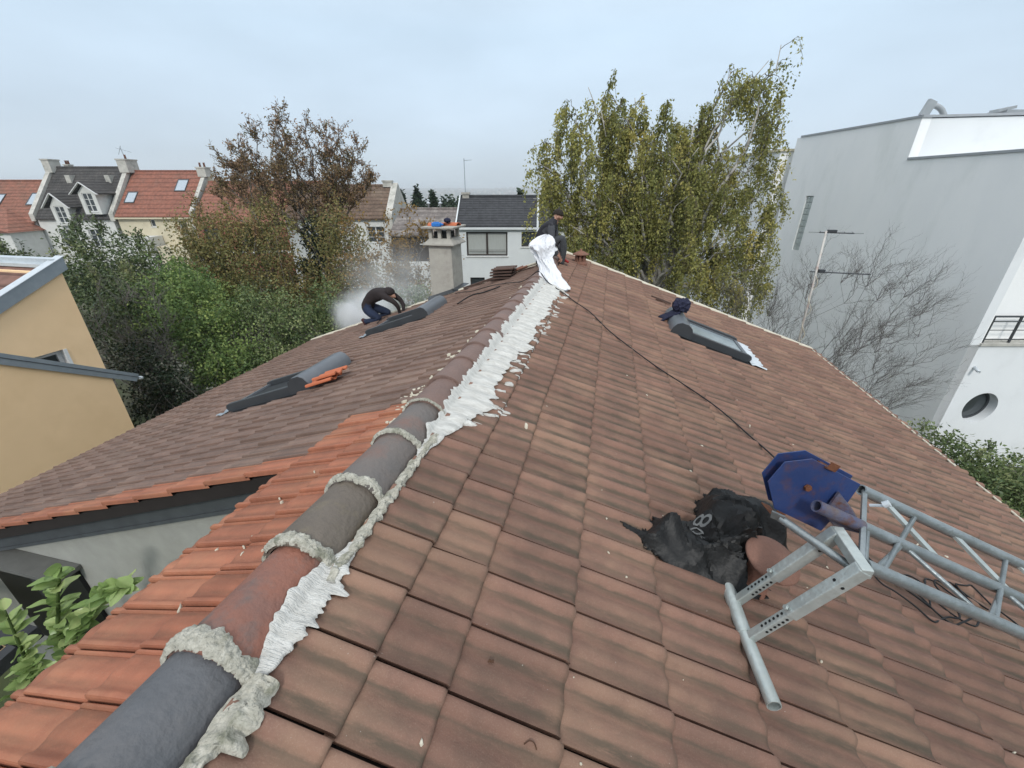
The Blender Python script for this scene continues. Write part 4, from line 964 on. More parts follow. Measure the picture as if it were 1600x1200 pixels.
def window(e, x0, x1, z0, z1, D, frame=None, bars=1, sill=True, fw=.06, curtain=False, rails=0, rec=.12):
    frame = frame or M_wfr; mb = MB()
    y0, y1 = D+rec, D+rec+.06
    mb.box(x0+.002, x0+fw, y0, y1, z0+.002, z1-.002); mb.box(x1-fw, x1-.002, y0, y1, z0+.002, z1-.002); mb.box(x0+fw, x1-fw, y0, y1, z0+.002, z0+fw); mb.box(x0+fw, x1-fw, y0, y1, z1-fw, z1-.002)
    for i in range(bars): c = x0+(x1-x0)*(i+1)/(bars+1); mb.box(c-fw*.7, c+fw*.7, y0-.004, y1, z0+fw, z1-fw)
    for i in range(rails): c = z0+(z1-z0)*(i+1)/(rails+1); mb.box(x0+fw, x1-fw, y0+.01, y1-.01, c-.02, c+.02)
    f = hp(mb, 'window', frame, e)
    hp(MB().box(x0+.003, x1-.003, y1-.02, y1-.012, z0+.003, z1-.003), 'pane', M_curt if curtain else M_pane, e, parent=f)
    if sill: hp(MB().box(x0-.06, x1+.06, D-.05, D+rec, z0-.07, z0-.003), 'sill', M_wfr, e, parent=f)
    return f
def roofmat(name, c1, c2, row=.34, colw=.25, c3=None, lines=.5, amt=.5):
    """distant tiled roof: rows across the slope, pans down it"""
    if name in MATS: return MATS[name]
    m = mat(name, c1, c2, 1.2, .85, 0, c3=c3, c3scale=.8, c3amt=amt); t = m.node_tree; n = t.nodes; L = t.links.new; b = n['Principled BSDF']
    src = b.inputs['Base Color'].links[0].from_socket; tc = n.new('ShaderNodeTexCoord'); sp_ = n.new('ShaderNodeSeparateXYZ'); L(tc.outputs['Object'], sp_.inputs[0])
    def wv(s_, per, lo, hi):
        a = n.new('ShaderNodeMath'); a.operation = 'DIVIDE'; L(s_, a.inputs[0]); a.inputs[1].default_value = per
        f = n.new('ShaderNodeMath'); f.operation = 'FRACT'; L(a.outputs[0], f.inputs[0])
        r = n.new('ShaderNodeMapRange'); r.interpolation_type = 'SMOOTHSTEP'; L(f.outputs[0], r.inputs[0]); r.inputs[1].default_value = lo; r.inputs[2].default_value = hi; return r.outputs[0]
    r1 = wv(sp_.outputs[2], row, .0, .35); r2 = wv(sp_.outputs[0], colw, .0, .3)
    a = n.new('ShaderNodeMath'); a.operation = 'MULTIPLY'; L(r1, a.inputs[0]); L(r2, a.inputs[1])
    no = n.new('ShaderNodeTexNoise'); no.inputs['Scale'].default_value = 4; no.inputs['Detail'].default_value = 3; L(tc.outputs['Object'], no.inputs['Vector'])
    mr = n.new('ShaderNodeMapRange'); mr.inputs[3].default_value = 1-lines; mr.inputs[4].default_value = 1.05; L(r1, mr.inputs[0])
    m2 = n.new('ShaderNodeMapRange'); m2.inputs[1].default_value = .3; m2.inputs[2].default_value = .7; m2.inputs[3].default_value = .78; m2.inputs[4].default_value = 1.2; L(no.outputs[0], m2.inputs[0])
    mm = n.new('ShaderNodeMath'); mm.operation = 'MULTIPLY'; L(mr.outputs[0], mm.inputs[0]); L(m2.outputs[0], mm.inputs[1])
    sc = n.new('ShaderNodeVectorMath'); sc.operation = 'SCALE'; L(src, sc.inputs[0]); L(mm.outputs[0], sc.inputs['Scale']); L(sc.outputs[0], b.inputs['Base Color'])
    bp = n.new('ShaderNodeBump'); bp.inputs['Strength'].default_value = .7; bp.inputs['Distance'].default_value = .04; L(a.outputs[0], bp.inputs['Height']); L(bp.outputs[0], b.inputs['Normal'])
    return m
def gable_roof(e, x0, x1, D, De, ze, zr, m, th=.12, oh=.25):
    """eave line along x at D (front) and De (back), ridge half way"""
    Dm = (D+De)/2; k = (zr-ze)/(Dm-D); mb = MB()
    mb.prism([(x0, D-oh, ze-oh*k), (x1, D-oh, ze-oh*k), (x1, Dm, zr), (x0, Dm, zr)], (0, 0, th))
    mb.prism([(x1, De+oh, ze-oh*k), (x0, De+oh, ze-oh*k), (x0, Dm+.004, zr), (x1, Dm+.004, zr)], (0, 0, th))
    r = hp(mb, 'roof', m, e)
    mb = MB(); mb.tube([(x0, Dm, zr+th-.01), (x1, Dm, zr+th-.01)], .11, 8); hp(mb, 'ridge', m, e, parent=r)
    return r
def body(e, x0, x1, D, De, z0, ze, zr, m, ops, th=.3):
    mb = MB(); wall_open(mb, x0, x1, z0, ze, D, D+th, ops); mb.box(x0, x1, De-th, De, z0, ze)
    Dm = (D+De)/2
    for a, b in ((x0, th), (x1-th, th)): mb.prism([(a, D+th+.002, z0), (a, De-th-.002, z0), (a, De-th-.002, ze), (a, Dm, zr-.02), (a, D+th+.002, ze)], (b, 0, 0))
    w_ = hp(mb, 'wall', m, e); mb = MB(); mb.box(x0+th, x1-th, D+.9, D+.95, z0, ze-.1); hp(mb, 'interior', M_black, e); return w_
def chimney(e, x, y, z0, z1, w_=.7, d_=.45, m=None, pots=2, potm=None, ph=.35):
    f = hp(MB().box(x-w_/2, x+w_/2, y-d_/2, y+d_/2, z0, z1).box(x-w_/2-.06, x+w_/2+.06, y-d_/2-.06, y+d_/2+.06, z1+.001, z1+.12), 'chimney', m or M_stoneW, e)
    for i in range(pots):
        px = x+(i-(pots-1)/2)*w_*.5; mb = MB(); mb.lathe([(.10, 0), (.085, ph), (.11, ph+.02), (.11, ph+.06)], (px, y, z1+.12), 10); hp(mb, 'chimney_pot', potm or M_terra, e, True, parent=f)
    return f
def roofwin(e, x0, x1, D, ze, k, t0, t1, m=None):
    """flat roof window lying in the front slope; t = distance behind eave"""
    mb = MB(); n_ = Vector((0, -k, 1)).normalized()
    P = lambda x, t, h: Vector((x, D+t, ze+k*t+.12))+n_*h
    for a, b, c, d in ((x0-.07, x0, t0-.07, t1+.07), (x1, x1+.07, t0-.07, t1+.07), (x0, x1, t0-.07, t0), (x0, x1, t1, t1+.07)):
        mb.prism([P(a, c, 0), P(b, c, 0), P(b, d, 0), P(a, d, 0)], n_*.08)
    f = hp(mb, 'roof_window', M_anth, e); mb = MB(); mb.prism([P(x0, t0, 0), P(x1, t0, 0), P(x1, t1, 0), P(x0, t1, 0)], n_*.05); hp(mb, 'pane', M_skyp, e, parent=f)
M_wbd = None
M_skyp = mat('pane_painted_sky', (.42,.48,.53), rough=.15)  # reflected sky painted in as a pale base colour
G = -8.2
M_stoneW = mat('weathered_white', (.56,.54,.49), (.40,.39,.35), 3, .9, .3, 20, c3=(.25,.25,.22), c3scale=1.4, c3amt=.7)
M_white1 = mat('white_house_render', (.68,.68,.65), (.58,.58,.55), 2, .95, .2, 30, c3=(.45,.45,.42), c3scale=.9, c3amt=.5)
M_creamw = mat('cream_house_render', (.60,.54,.40), (.54,.48,.35), 2, .95, .2, 30)
M_brick = mat('red_brick', (.27,.10,.065), (.20,.08,.055), 9, .9, .5, 30)
M_rR = roofmat('far_red_roof', (.27,.110,.075), (.21,.090,.064), .40, .3, (.18,.11,.085), .42, .4)
M_rR2 = roofmat('far_orange_red_roof', (.27,.115,.078), (.20,.092,.064), .30, .25, (.16,.10,.07), .42, .7)
M_rK = roofmat('far_black_roof', (.050,.048,.047), (.075,.07,.066), .26, .25, (.12,.11,.10), .55, .5)
M_rB = roofmat('far_brown_roof', (.15,.10,.072), (.11,.075,.055), .28, .22, (.20,.15,.11), .5, .6)
M_rG = roofmat('far_slate_roof', (.040,.041,.045), (.052,.054,.058), .125, .4, None, .62)
M_rF = roofmat('far_speckled_roof', (.20,.17,.155), (.13,.115,.105), .25, .2, (.33,.30,.27), .4, .8)
K = 0.98
# A far left
e = hroot('terraced_house', -53, 45, G, 'white house with orange red tiled roof and low annex, leftmost of the terrace', 'house', 'terraced houses in the row on the left')
body(e, -60, -48.55, 45, 53, G, -2.9, .72, M_white1, [(-51.5, -50.3, -4.4, -3.4)]); gable_roof(e, -60, -48.5, 45, 53, -2.9, .74, M_rR2)
window(e, -51.5, -50.3, -4.4, -3.4, 45); kA = 3.62/4
roofwin(e, -50.3, -49.0, 45, -2.9, kA, 1.5, 2.6); roofwin(e, -54.2, -53.1, 45, -2.9, kA, 1.4, 2.5)
mb = MB(); mb.add([(-58, 41.5, -3.75), (-47.9, 41.5, -3.75), (-47.9, 45, -3.75), (-51.0, 45.1, -1.75), (-58, 45.1, -1.75)], [(0, 1, 3, 4), (1, 2, 3), (0, 4, 3, 2, 1)]); hp(mb, 'annex_roof', M_rR2, e)
hp(MB().box(-58, -48.15, 41.8, 44.9, G, -3.76), 'annex_wall', M_white1, e)
# B black roof with two dormers
e = hroot('terraced_house', -44.5, 45, G, 'white house with black roof and two white gabled dormers, between red roofed neighbours', 'house', 'terraced houses in the row on the left')
kB = (2.0+2.5)/4
body(e, -48.3, -40.6, 45, 53, G, -2.5, 2.0, M_white1, [(-43.6, -42.4, -5.4, -3.7), (-46.6, -45.5, -5.4, -3.7)]); gable_roof(e, -48.2, -40.7, 45, 53, -2.5, 2.0, M_rK)
window(e, -43.6, -42.4, -5.4, -3.7, 45, bars=1, rails=2); window(e, -46.6, -45.5, -5.4, -3.7, 45, bars=1, rails=2)
mb = MB()
for a in (-48.72, -40.68):
    hp(MB().prism([(a, 44.8, -2.9), (a, 44.8, -2.2), (a, 49, 2.42), (a, 53.1, -2.2), (a, 53.1, -2.9), (a, 49, 1.9)], (.45, 0, 0)), 'parapet', M_stoneW, e)
chimney(e, -48.35, 48.9, 1.6, 2.75, .75, 1.2, pots=0); chimney(e, -40.35, 48.9, 1.6, 2.75, .95, 1.5, pots=1)
f = chimney(e, -47.2, 49.5, 1.5, 2.3, .5, .5, pots=2, ph=.3)
for xx in (-46.0, -41.9): hp(MB().box(xx-.25, xx+.25, 47.6, 48.6, .6, 1.35), 'vent_hood', M_stoneW, e)
def dormer(e, xc, hw, D, z0, zb, zt, back):
    # front wall with opening, cheeks, gable, roof
    mb = MB(); o = (xc-hw*.42, xc+hw*.42, z0+.25, zb-.02)
    wall_open(mb, xc-hw*.72, xc+hw*.72, z0, zb, D, D+.12, [o]); mb.prism([(xc-hw*.72, D, zb), (xc+hw*.72, D, zb), (xc, D, zt-.14)], (0, .12, 0))
    for s_ in (-1, 1): mb.box(xc+s_*hw*.72-(.1 if s_ > 0 else 0), xc+s_*hw*.72+(0 if s_ > 0 else .1), D+.12, D+back, z0, zb)
    f = hp(mb, 'dormer', M_white1, e)
    mb = MB(); k = (zt-zb)/hw*1.0
    for s_ in (-1, 1): mb.prism([(xc, D-.3, zt), (xc+s_*hw*1.15, D-.3, zt-hw*1.15*k), (xc+s_*hw*1.15, D+back, zt-hw*1.15*k), (xc, D+back, zt)], (0, 0, .10))
    hp(mb, 'dormer_roof', M_rK, e, parent=f)
    mb = MB()
    for s_ in (-1, 1): mb.bar((xc, D-.33, zt+.02), (xc+s_*hw*1.18, D-.33, zt-hw*1.18*k+.02), .06, .20, up=(0, 1, 0))
    hp(mb, 'barge_board', M_wfr, e, parent=f)
    return o
o = dormer(e, -41.9, 1.15, 44.6, -2.25, -.30, .62, 3.0); window(e, *o, 44.6, bars=1, rails=2, rec=.04)
o = dormer(e, -45.2, 1.15, 44.6, -3.3, -1.5, -.35, 2.6); window(e, *o, 44.6, bars=1, rails=2, rec=.04)
# C red roof cream wall
e = hroot('terraced_house', -36.4, 45, G, 'cream house with bright red tiled roof and two small roof windows', 'house', 'terraced houses in the row on the left')
body(e, -40.2, -32.3, 45.1, 53, G, -2.3, 1.65, M_creamw, [(-37.0, -36.5, -3.45, -2.75), (-34.1, -33.3, -4.2, -2.9)]); gable_roof(e, -40.1, -32.4, 45, 53, -2.3, 1.65, M_rR)
window(e, -37.0, -36.5, -3.45, -2.75, 45.1, bars=0); window(e, -34.1, -33.3, -4.2, -2.9, 45.1, bars=0)
roofwin(e, -39.6, -38.7, 45, -2.3, K, 1.0, 1.9); roofwin(e, -34.9, -33.9, 45, -2.3, K, 2.1, 3.1)
hp(MB().box(-40.2, -32.35, 44.72, 44.86, -2.70, -2.56), 'gutter', M_creamw, e)
chimney(e, -32.3, 48.5, 1.2, 2.0, .9, .9, pots=2); hp(MB().box(-39.0, -36.2, 43.2, 45.05, G, -4.3), 'porch', M_white1, e); hp(MB().box(-35.8, -32.8, 43.4, 45.05, G, -5.2), 'porch', M_creamw, e)
mb = MB(); mb.prism([(-32.55, 44.8, -2.9), (-32.55, 44.8, -2.1), (-32.55, 49, 2.0), (-32.55, 49, 1.5)], (.4, 0, 0)); mb.box(-32.2, -31.8, 44.3, 45.05, G, -2.6); hp(mb, 'parapet', M_stoneW, e)
# D brick
e = hroot('terraced_house', -28.5, 44, G, 'red brick house with white window sills, half hidden behind the autumn tree', 'house', 'terraced houses in the row on the left')
body(e, -31.7, -19.9, 44, 52, G, -2.9, .62, M_brick, [(-31.0, -29.3, -5.1, -3.5), (-31.2, -29.4, -7.4, -6.3), (-27.5, -25.8, -5.1, -3.5)]); gable_roof(e, -31.8, -19.7, 44, 52, -2.9, .62, M_rR2)
for q in ((-31.0, -29.3, -5.1, -3.5), (-31.2, -29.4, -7.4, -6.3), (-27.5, -25.8, -5.1, -3.5)): window(e, *q, 44, M_dfr)
hp(MB().box(-31.5, -20, 43.93, 43.998, -5.9, -5.65), 'string_course', M_wfr, e); chimney(e, -26, 48, .2, 1.4)
# E brown roof
e = hroot('terraced_house', -14, 38, G, 'white house with mossy brown roof and white gable parapet behind the dust', 'house', 'terraced houses in the row on the left')
body(e, -19.5, -10.35, 38, 44, G, -2.15, .22, M_white1, [(-12.6, -11.1, -4.2, -2.9), (-16.5, -15, -4.2, -2.9)]); gable_roof(e, -19.5, -10.8, 38, 44, -2.15, .22, M_rB)
window(e, -12.6, -11.1, -4.2, -2.9, 38, bars=1, rails=2); window(e, -16.5, -15, -4.2, -2.9, 38, bars=1, rails=2)
mb = MB(); mb.prism([(-10.78, 37.8, G), (-10.78, 37.8, -1.9), (-10.78, 41, .55), (-10.78, 44, -1.9), (-10.78, 44, G)], (.55, 0, 0)); hp(mb, 'parapet', M_stoneW, e); chimney(e, -11.1, 40.9, .2, .62, .8, .5, pots=0)
# F speckled low roof
e = hroot('low_house', -6.3, 32, G, 'low house with speckled grey roof, dark wall and small white window behind the chimney', 'house')
body(e, -8.9, -3.4, 32, 40, -4.9, -3.0, -1.5, mat('dark_timber', (.05,.038,.03), (.035,.028,.022), 6, .8), [(-6.75, -6.2, -3.62, -3.1)]); gable_roof(e, -9.0, -3.5, 32, 40, -3.0, -1.52, M_rF)
window(e, -6.75, -6.2, -3.62, -3.1, 32, bars=0); hp(MB().box(-8.9, -3.4, 31.9, 39.9, G, -4.902), 'lower_wall', M_white1, e)
for xx in (-6.7, -5.75): mb = MB(); mb.lathe([(.07, -.2), (.07, .35), (.16, .38), (.16, .44), (.06, .5), (.06, .6), (.14, .62), (.05, .70)], (xx, 36, -1.4), 10); hp(mb, 'vent_pipe', M_zincL, e, True)
# G white house with black roof
M_white2 = mat('clean_white_render', (.66,.69,.69), (.61,.64,.645), 1.5, .95, .15, 40)
e = hroot('white_house', -.5, 26, G, 'plain white house with slate black roof and brown framed window, behind the stacked tiles', 'house')
ops = [(-2.74, -.27, -3.66, -2.28), (.57, 2.3, -3.12, -2.28), (-2.6, -1.7, -5.6, -4.95)]
body(e, -3.25, 3.2, 26, 32, G, -1.98, -.5, M_white2, ops); gable_roof(e, -3.28, 3.25, 26, 32, -1.98, -.5, M_rG, .10, .12)
window(e, *ops[0], 26, M_dfr, 1, curtain=True, fw=.09, rec=.14); window(e, *ops[1], 26, M_dfr, 1, fw=.07); window(e, *ops[2], 26, M_dfr, 0)
mb = MB(); mb.box(-2.6, -.4, 26.06, 26.075, -3.40, -3.375); mb.box(-2.6, -.4, 26.06, 26.075, -3.32, -3.305); hp(mb, 'guard_rail', M_dfr, e)
hp(MB().box(-3.25, 3.2, 25.80, 25.995, -2.14, -2.02), 'eave_board', M_white2, e)
hp(MB().tube([(1.50, 25.7, G), (1.50, 25.7, -.3)], .06, 8), 'downpipe', M_white2, e, True)
mb = MB(); mb.prism([(-3.36, 25.8, -2.2), (-3.36, 25.8, -1.92), (-3.36, 29, -.32), (-3.36, 29, -.6)], (.07, 0, 0)); hp(mb, 'verge_board', M_white2, e)
chimney(e, -2.95, 29, -.6, -.28, .42, .42, m=M_stone, pots=0)
ma = hroot('tv_mast', -2.98, 29, -.16, 'thin mast with a small aerial on the black roofed white house', 'antenna')
mb = MB(); mb.tube([(-2.98, 29, -.4), (-2.98, 29, 1.75)], .022, 6); hp(mb, 'mast', M_zinc, ma); mb = MB(); mb.bar((-3.0, 29, 1.62), (-2.5, 29.0, 1.66), .02, .02)
for i in range(5): mb.tube([(-2.95+.11*i, 28.85, 1.65), (-2.95+.11*i, 29.15, 1.65)], .01, 5)
hp(mb, 'aerial', M_zinc, ma)
ma = hroot('tv_mast', -40.4, 49, 2.9, 'thin aerial on the chimney between the black and red roofs', 'antenna')
mb = MB(); mb.tube([(-40.4, 49, 2.6), (-40.6, 49, 4.0)], .03, 6); mb.bar((-41.1, 49, 3.9), (-39.6, 49, 3.5), .03, .03); mb.bar((-41.0, 49, 3.3), (-40.5, 49, 4.1), .03, .03); hp(mb, 'aerial', M_zinc, ma)
# H white modern building on the right
M_wb = mat('white_block_render', (.89,.895,.885), (.85,.86,.855), 1.6, .95, .5, 55, c3=(.74,.76,.745), c3scale=.9, c3amt=.6, stretch=(1, 1, .35))
M_wb2 = mat('bright_block_render', (.76,.78,.785), (.73,.75,.76), 1.0, .95, .2, 55, c3=(.60,.61,.60), c3scale=.5, c3amt=.4)
M_cop = mat('grey_coping', (.36,.38,.40), (.31,.33,.35), 5, .5)
e = hroot('white_block', 13, 11, G, 'tall white modern building with stepped parapet, glass block strip and round window', 'building')
Bx, By, Ax, Ay, Cx, Cy = 12.95, 11.0, 12.45, 20.5, 12.74, 15.07
WX = lambda y: Bx+(Ax-Bx)*(y-By)/(Ay-By)
mb = MB()
g0, g1 = 18.78, 19.22                       # glass block slot in the side wall
def side(mb, ya, yb, z0, z1, th=.3): mb.prism([(WX(ya), ya, z0), (WX(yb), yb, z0), (WX(yb)+th, yb, z0), (WX(ya)+th, ya, z0)], (0, 0, z1-z0))
side(mb, By, Cy, G, .86); side(mb, Cy+.001, g0, G, 2.02); side(mb, g0, g1, G, -2.42); side(mb, g0, g1, -.24, 2.02); side(mb, g1, Ay, G, 2.02)
mb.box(Ax, 26, Ay-.3+.302, Ay+.3, G, 2.02)
hp(mb, 'side_wall', M_wb, e)
mb = MB(); mb.prism([(WX(Cy)+.301, Cy+.02, .0), (WX(Cy)+.301+8, Cy+.02-1.55, .0), (WX(Cy)+.301+8, Ay, .0), (WX(Cy)+.301, Ay-.31, .0)], (0, 0, 2.0)); hp(mb, 'upper_storey', M_wb2, e)
hp(MB().box(Bx+.31, 25, By+.31, Ay-.02, G, -.3), 'core', M_wb, e)
mb = MB(); side(mb, By-.03, Cy-.01, .862, .93, .34); mb.V = [(x-.03, y, z) for x, y, z in mb.V]; hp(mb, 'coping', M_cop, e)
mb = MB(); side(mb, Cy-.05, Ay+.03, 2.022, 2.09, .36); mb.V = [(x-.03, y, z) for x, y, z in mb.V]; mb.prism([(WX(Cy)+.335, Cy-.03, 2.024), (WX(Cy)+8.3, Cy-1.63, 2.024), (WX(Cy)+8.3, Cy-1.3, 2.024), (WX(Cy)+.335, Cy+.3, 2.024)], (0, 0, .066)); hp(mb, 'coping', M_cop, e)
# front face: strip, loggia, round window
rcx, rcz, rr_ = 14.22, -6.0, .50
mb = MB(); bx0 = 13.22
mb.box(Bx, bx0, By-.001, By+.3, -3.98, .86); mb.box(bx0, 24, By, By+.3, -1.0, .86); mb.box(bx0, 24, By, By+.30, -4.6+.0, -3.98)
mb.box(Bx, rcx-.7, By, By+.3, G, -4.6); mb.box(rcx+.7, 24, By, By+.3, G, -4.6); mb.box(rcx-.7, rcx+.7, By, By+.3, G, rcz-.7); mb.box(rcx-.7, rcx+.7, By, By+.3, rcz+.7, -4.6); mb.box(Bx, bx0, By, By+.299, -4.6, -3.98)
hp(mb, 'front_wall', M_wb2, e)
V = []; n = 48
for i in range(n):
    t = 2*math.pi*i/n; c_, s_ = math.cos(t), math.sin(t); k = .7/max(abs(c_), abs(s_))
    V += [(rcx+c_*k, By, rcz+s_*k), (rcx+c_*rr_, By, rcz+s_*rr_), (rcx+c_*rr_, By+.34, rcz+s_*rr_)]
F = []
for i in range(n): j = (i+1) % n; F += [(3*i, 3*i+1, 3*j+1, 3*j), (3*i+1, 3*i+2, 3*j+2, 3*j+1)]
hp(MB().add(V, F), 'round_reveal', M_wb2, e)
rw = hp(MB().tube([(rcx, By+.26, rcz), (rcx, By+.30, rcz)], rr_-.003, 40), 'round_window', M_pane, e)
V = []
for i in range(n):
    t = 2*math.pi*i/n
    for r_, y_ in ((.50, .24), (.44, .24), (.44, .262)): V.append((rcx+math.cos(t)*r_*.995, By+y_, rcz+math.sin(t)*r_*.995))
hp(MB().add(V, [(3*i+a, 3*i+a+1, 3*((i+1) % n)+a+1, 3*((i+1) % n)+a) for i in range(n) for a in (0, 1)]), 'window_rim', M_anth, e, parent=rw)
# loggia
hp(MB().box(bx0, 24, By+1.75, By+1.8, -3.98, -1.0), 'loggia_wall', M_wb, e)
hp(MB().box(bx0, 24, By-.06, By+1.75, -4.0, -3.92), 'balcony_slab', M_stoneW, e)
hp(MB().box(13.62, 13.76, By+.55, By+.70, -3.92, -1.0), 'door_post', M_anth, e)
hp(MB().box(13.77, 17, By+.60, By+.63, -3.92, -1.0), 'glazing', mat('pale_glass', (.40,.43,.44), (.33,.36,.37), .8, .15), e)
mb = MB()
for z, r in ((-3.16, .028), (-3.30, .016), (-3.55, .012), (-3.82, .018)): mb.tube([(13.27, By+.03, z), (18, By+.03, z)], r, 8)
hp(mb, 'railing', M_anth, e)
for x in (13.30, 14.05, 14.8): hp(MB().box(x-.02, x+.02, By+.01, By+.06, -3.92, -3.16), 'rail_post', M_anth, e)
hp(MB().pipe((13.35, By-.22, -4.72), (13.42, By+.02, -4.66), .04, .03, 12), 'spout', M_zincL, e, True)
mb = MB(); 
for i in range(9):
    for j in range(2):
        y0 = g0+.22*j+.012; z0 = -2.41+i*.24; x = WX(19)+.035; mb.box(x, x+.08, y0, y0+.20, z0, z0+.22)
bevel(hp(mb, 'glass_blocks', mat('glass_block', (.42,.46,.44), (.52,.56,.54), 14, .25, .5, 30), e), .015)
hp(MB().box(WX(19)+.075, WX(19)+.10, g0, g1, -2.415, -.245), 'block_mortar', M_white2, e)
M_flue = mat('flue_metal', (.40,.42,.43), (.33,.35,.36), 4, .4, metal=.4)
mb = MB(); mb.bar((12.92, 15.3, 2.08), (13.06, 15.3, 2.50), .26, .10, up=(0, 1, 0)); mb.tube(smoothpts([(13.04, 15.32, 2.28), (13.2, 15.32, 2.36), (13.42, 15.3, 2.26), (13.6, 15.25, 2.03)], 5), .075, 14); autosmooth(hp(mb, 'flue', M_flue, e), 40)
mb = MB(); mb.box(15.2, 16.4, 15.0, 15.6, 2.02, 2.22); mb.bar((15.0, 15.2, 2.2), (15.5, 15.2, 2.30), .3, .08); hp(mb, 'roof_hatch', M_flue, e)
hp(MB().box(16.25, 16.33, 13.0, 13.1, .9, 1.9), 'terrace_post', M_anth, e)
e2 = hroot('pale_annex', 12.6, 24, G, 'pale building wing behind the birch, beyond the white block', 'building'); hp(MB().box(12.1, 24, 21.2, 28, G, 1.55), 'wall', M_wb, e2); hp(MB().box(12.0, 24.1, 21.1, 28.1, 1.552, 1.65), 'coping', M_creamw, e2)
# I yellow house on the left, its flank parallel to our ridge
M_yel = mat('ochre_render', (.90,.64,.38), (.85,.60,.35), 1.6, .95, .45, 130, c3=(.78,.54,.30), c3scale=.7, c3amt=.5)
ye = empty('yellow_house', (-11.5, 6, G), 0, 'ochre rendered house with grey zinc edged roofs at the left edge', 'house')
def yp(mb, name, m, smooth=False, parent=None): mb.V = [(x+11.5, y-6, z-G) for x, y, z in mb.V]; return mb.build(name, m, parent or ye, smooth)
XW = -11.45; ky = .46; zt = lambda y: -1.55-(6.66-y)*ky
mb = MB(); wy = (5.46, 6.08); wz = (-4.0, -3.16)
for a, b in ((1.0, wy[0]), (wy[1], 6.66)): mb.prism([(XW, a, G), (XW, b, G), (XW, b, zt(b)), (XW, a, zt(a))], (-.3, 0, 0))
mb.prism([(XW, wy[0], wz[1]), (XW, wy[1], wz[1]), (XW, wy[1], zt(wy[1])), (XW, wy[0], zt(wy[0]))], (-.3, 0, 0)); mb.box(XW-.3, XW, wy[0], wy[1], G, wz[0])
mb.box(-18, XW-.301, 6.36, 6.66, G, -1.56); yp(mb, 'wall', M_yel)
mb = MB(); f0 = XW-.12
mb.box(f0-.06, f0, wy[0]+.002, wy[0]+.09, wz[0], wz[1]-.002); mb.box(f0-.06, f0, wy[1]-.09, wy[1]-.002, wz[0], wz[1]-.002); mb.box(f0-.06, f0, wy[0]+.09, wy[1]-.09, wz[1]-.09, wz[1]-.002); wf = yp(mb, 'window', M_wfr)
yp(MB().box(f0-.05, f0-.04, wy[0]+.09, wy[1]-.09, wz[0], wz[1]-.09), 'pane', M_pane, parent=wf); yp(MB().box(f0, XW+.012, wy[1]-.012, wy[1]+.05, wz[0], wz[1]-.002), 'reveal', M_wfr, parent=wf)
mb = MB(); mb.prism([(XW, 6.70, zt(6.70)+.03), (XW, .8, zt(.8)+.03), (-18, .8, zt(.8)+.03), (-18, 6.70, zt(6.70)+.03)], (0, 0, .06)); yp(mb, 'roof', roofmat('neighbour_roof', (.20,.105,.08), (.16,.09,.07), .16, 2.0, None, .5))
mb = MB(); mb.prism([(XW+.06, 6.76, zt(6.76)+.20), (XW+.06, .8, zt(.8)+.20), (XW+.06, .8, zt(.8)-.05), (XW+.06, 6.76, zt(6.76)-.05)], (-.07, 0, 0)); yp(mb, 'rake_fascia', M_zinc)
mb = MB(); mb.prism([(XW+.07, 6.78, zt(6.78)+.203), (XW+.07, .8, zt(.8)+.203), (XW-.16, .8, zt(.8)+.203), (XW-.16, 6.78, zt(6.78)+.203)], (0, 0, .012)); yp(mb, 'rake_capping', M_zincL)
mb = MB(); mb.box(-18, XW-.02, 6.60, 6.80, zt(6.66)+.10, zt(6.66)+.22); mb.box(-18, XW-.2, 6.50, 6.598, zt(6.66)+.05, zt(6.66)+.12); yp(mb, 'ridge_flashing', M_zincL)
zf = lambda y: -3.985+(6.80-y)*.642
mb = MB(); mb.prism([(-10.76, 6.29, G), (-10.76, 6.29, zf(6.29)-.12), (-10.76, 1.0, zf(1.0)-.12), (-10.76, 1.0, G)], (-.68, 0, 0)); yp(mb, 'lower_wall', M_yel)
mb = MB(); mb.prism([(-10.70, 6.80, zf(6.8)), (-10.70, 1.0, zf(1.0)), (-10.70, 1.0, zf(1.0)-.30), (-10.70, 6.70, zf(6.7)-.22)], (-.055, 0, 0)); yp(mb, 'rake_fascia', M_zinc)
mb = MB(); mb.prism([(-10.69, 6.80, zf(6.8)-.085), (-10.69, 1.0, zf(1.0)-.11), (-10.69, 1.0, zf(1.0)-.13), (-10.69, 6.80, zf(6.8)-.10)], (-.009, 0, 0)); yp(mb, 'fascia_seam', M_darkz)
mb = MB(); mb.prism([(-10.757, 6.79, zf(6.79)-.03), (-10.757, 1.0, zf(1.0)-.03), (-11.44, 1.0, zf(1.0)-.03), (-11.44, 6.79, zf(6.79)-.03)], (0, 0, .012)); yp(mb, 'roof_cover', M_zinc)
yp(MB().tube([(-10.75, 6.78, zf(6.8)-.10), (-10.72, 6.86, zf(6.8)-.13)], .045, 10), 'gutter_end', M_zincL, True)

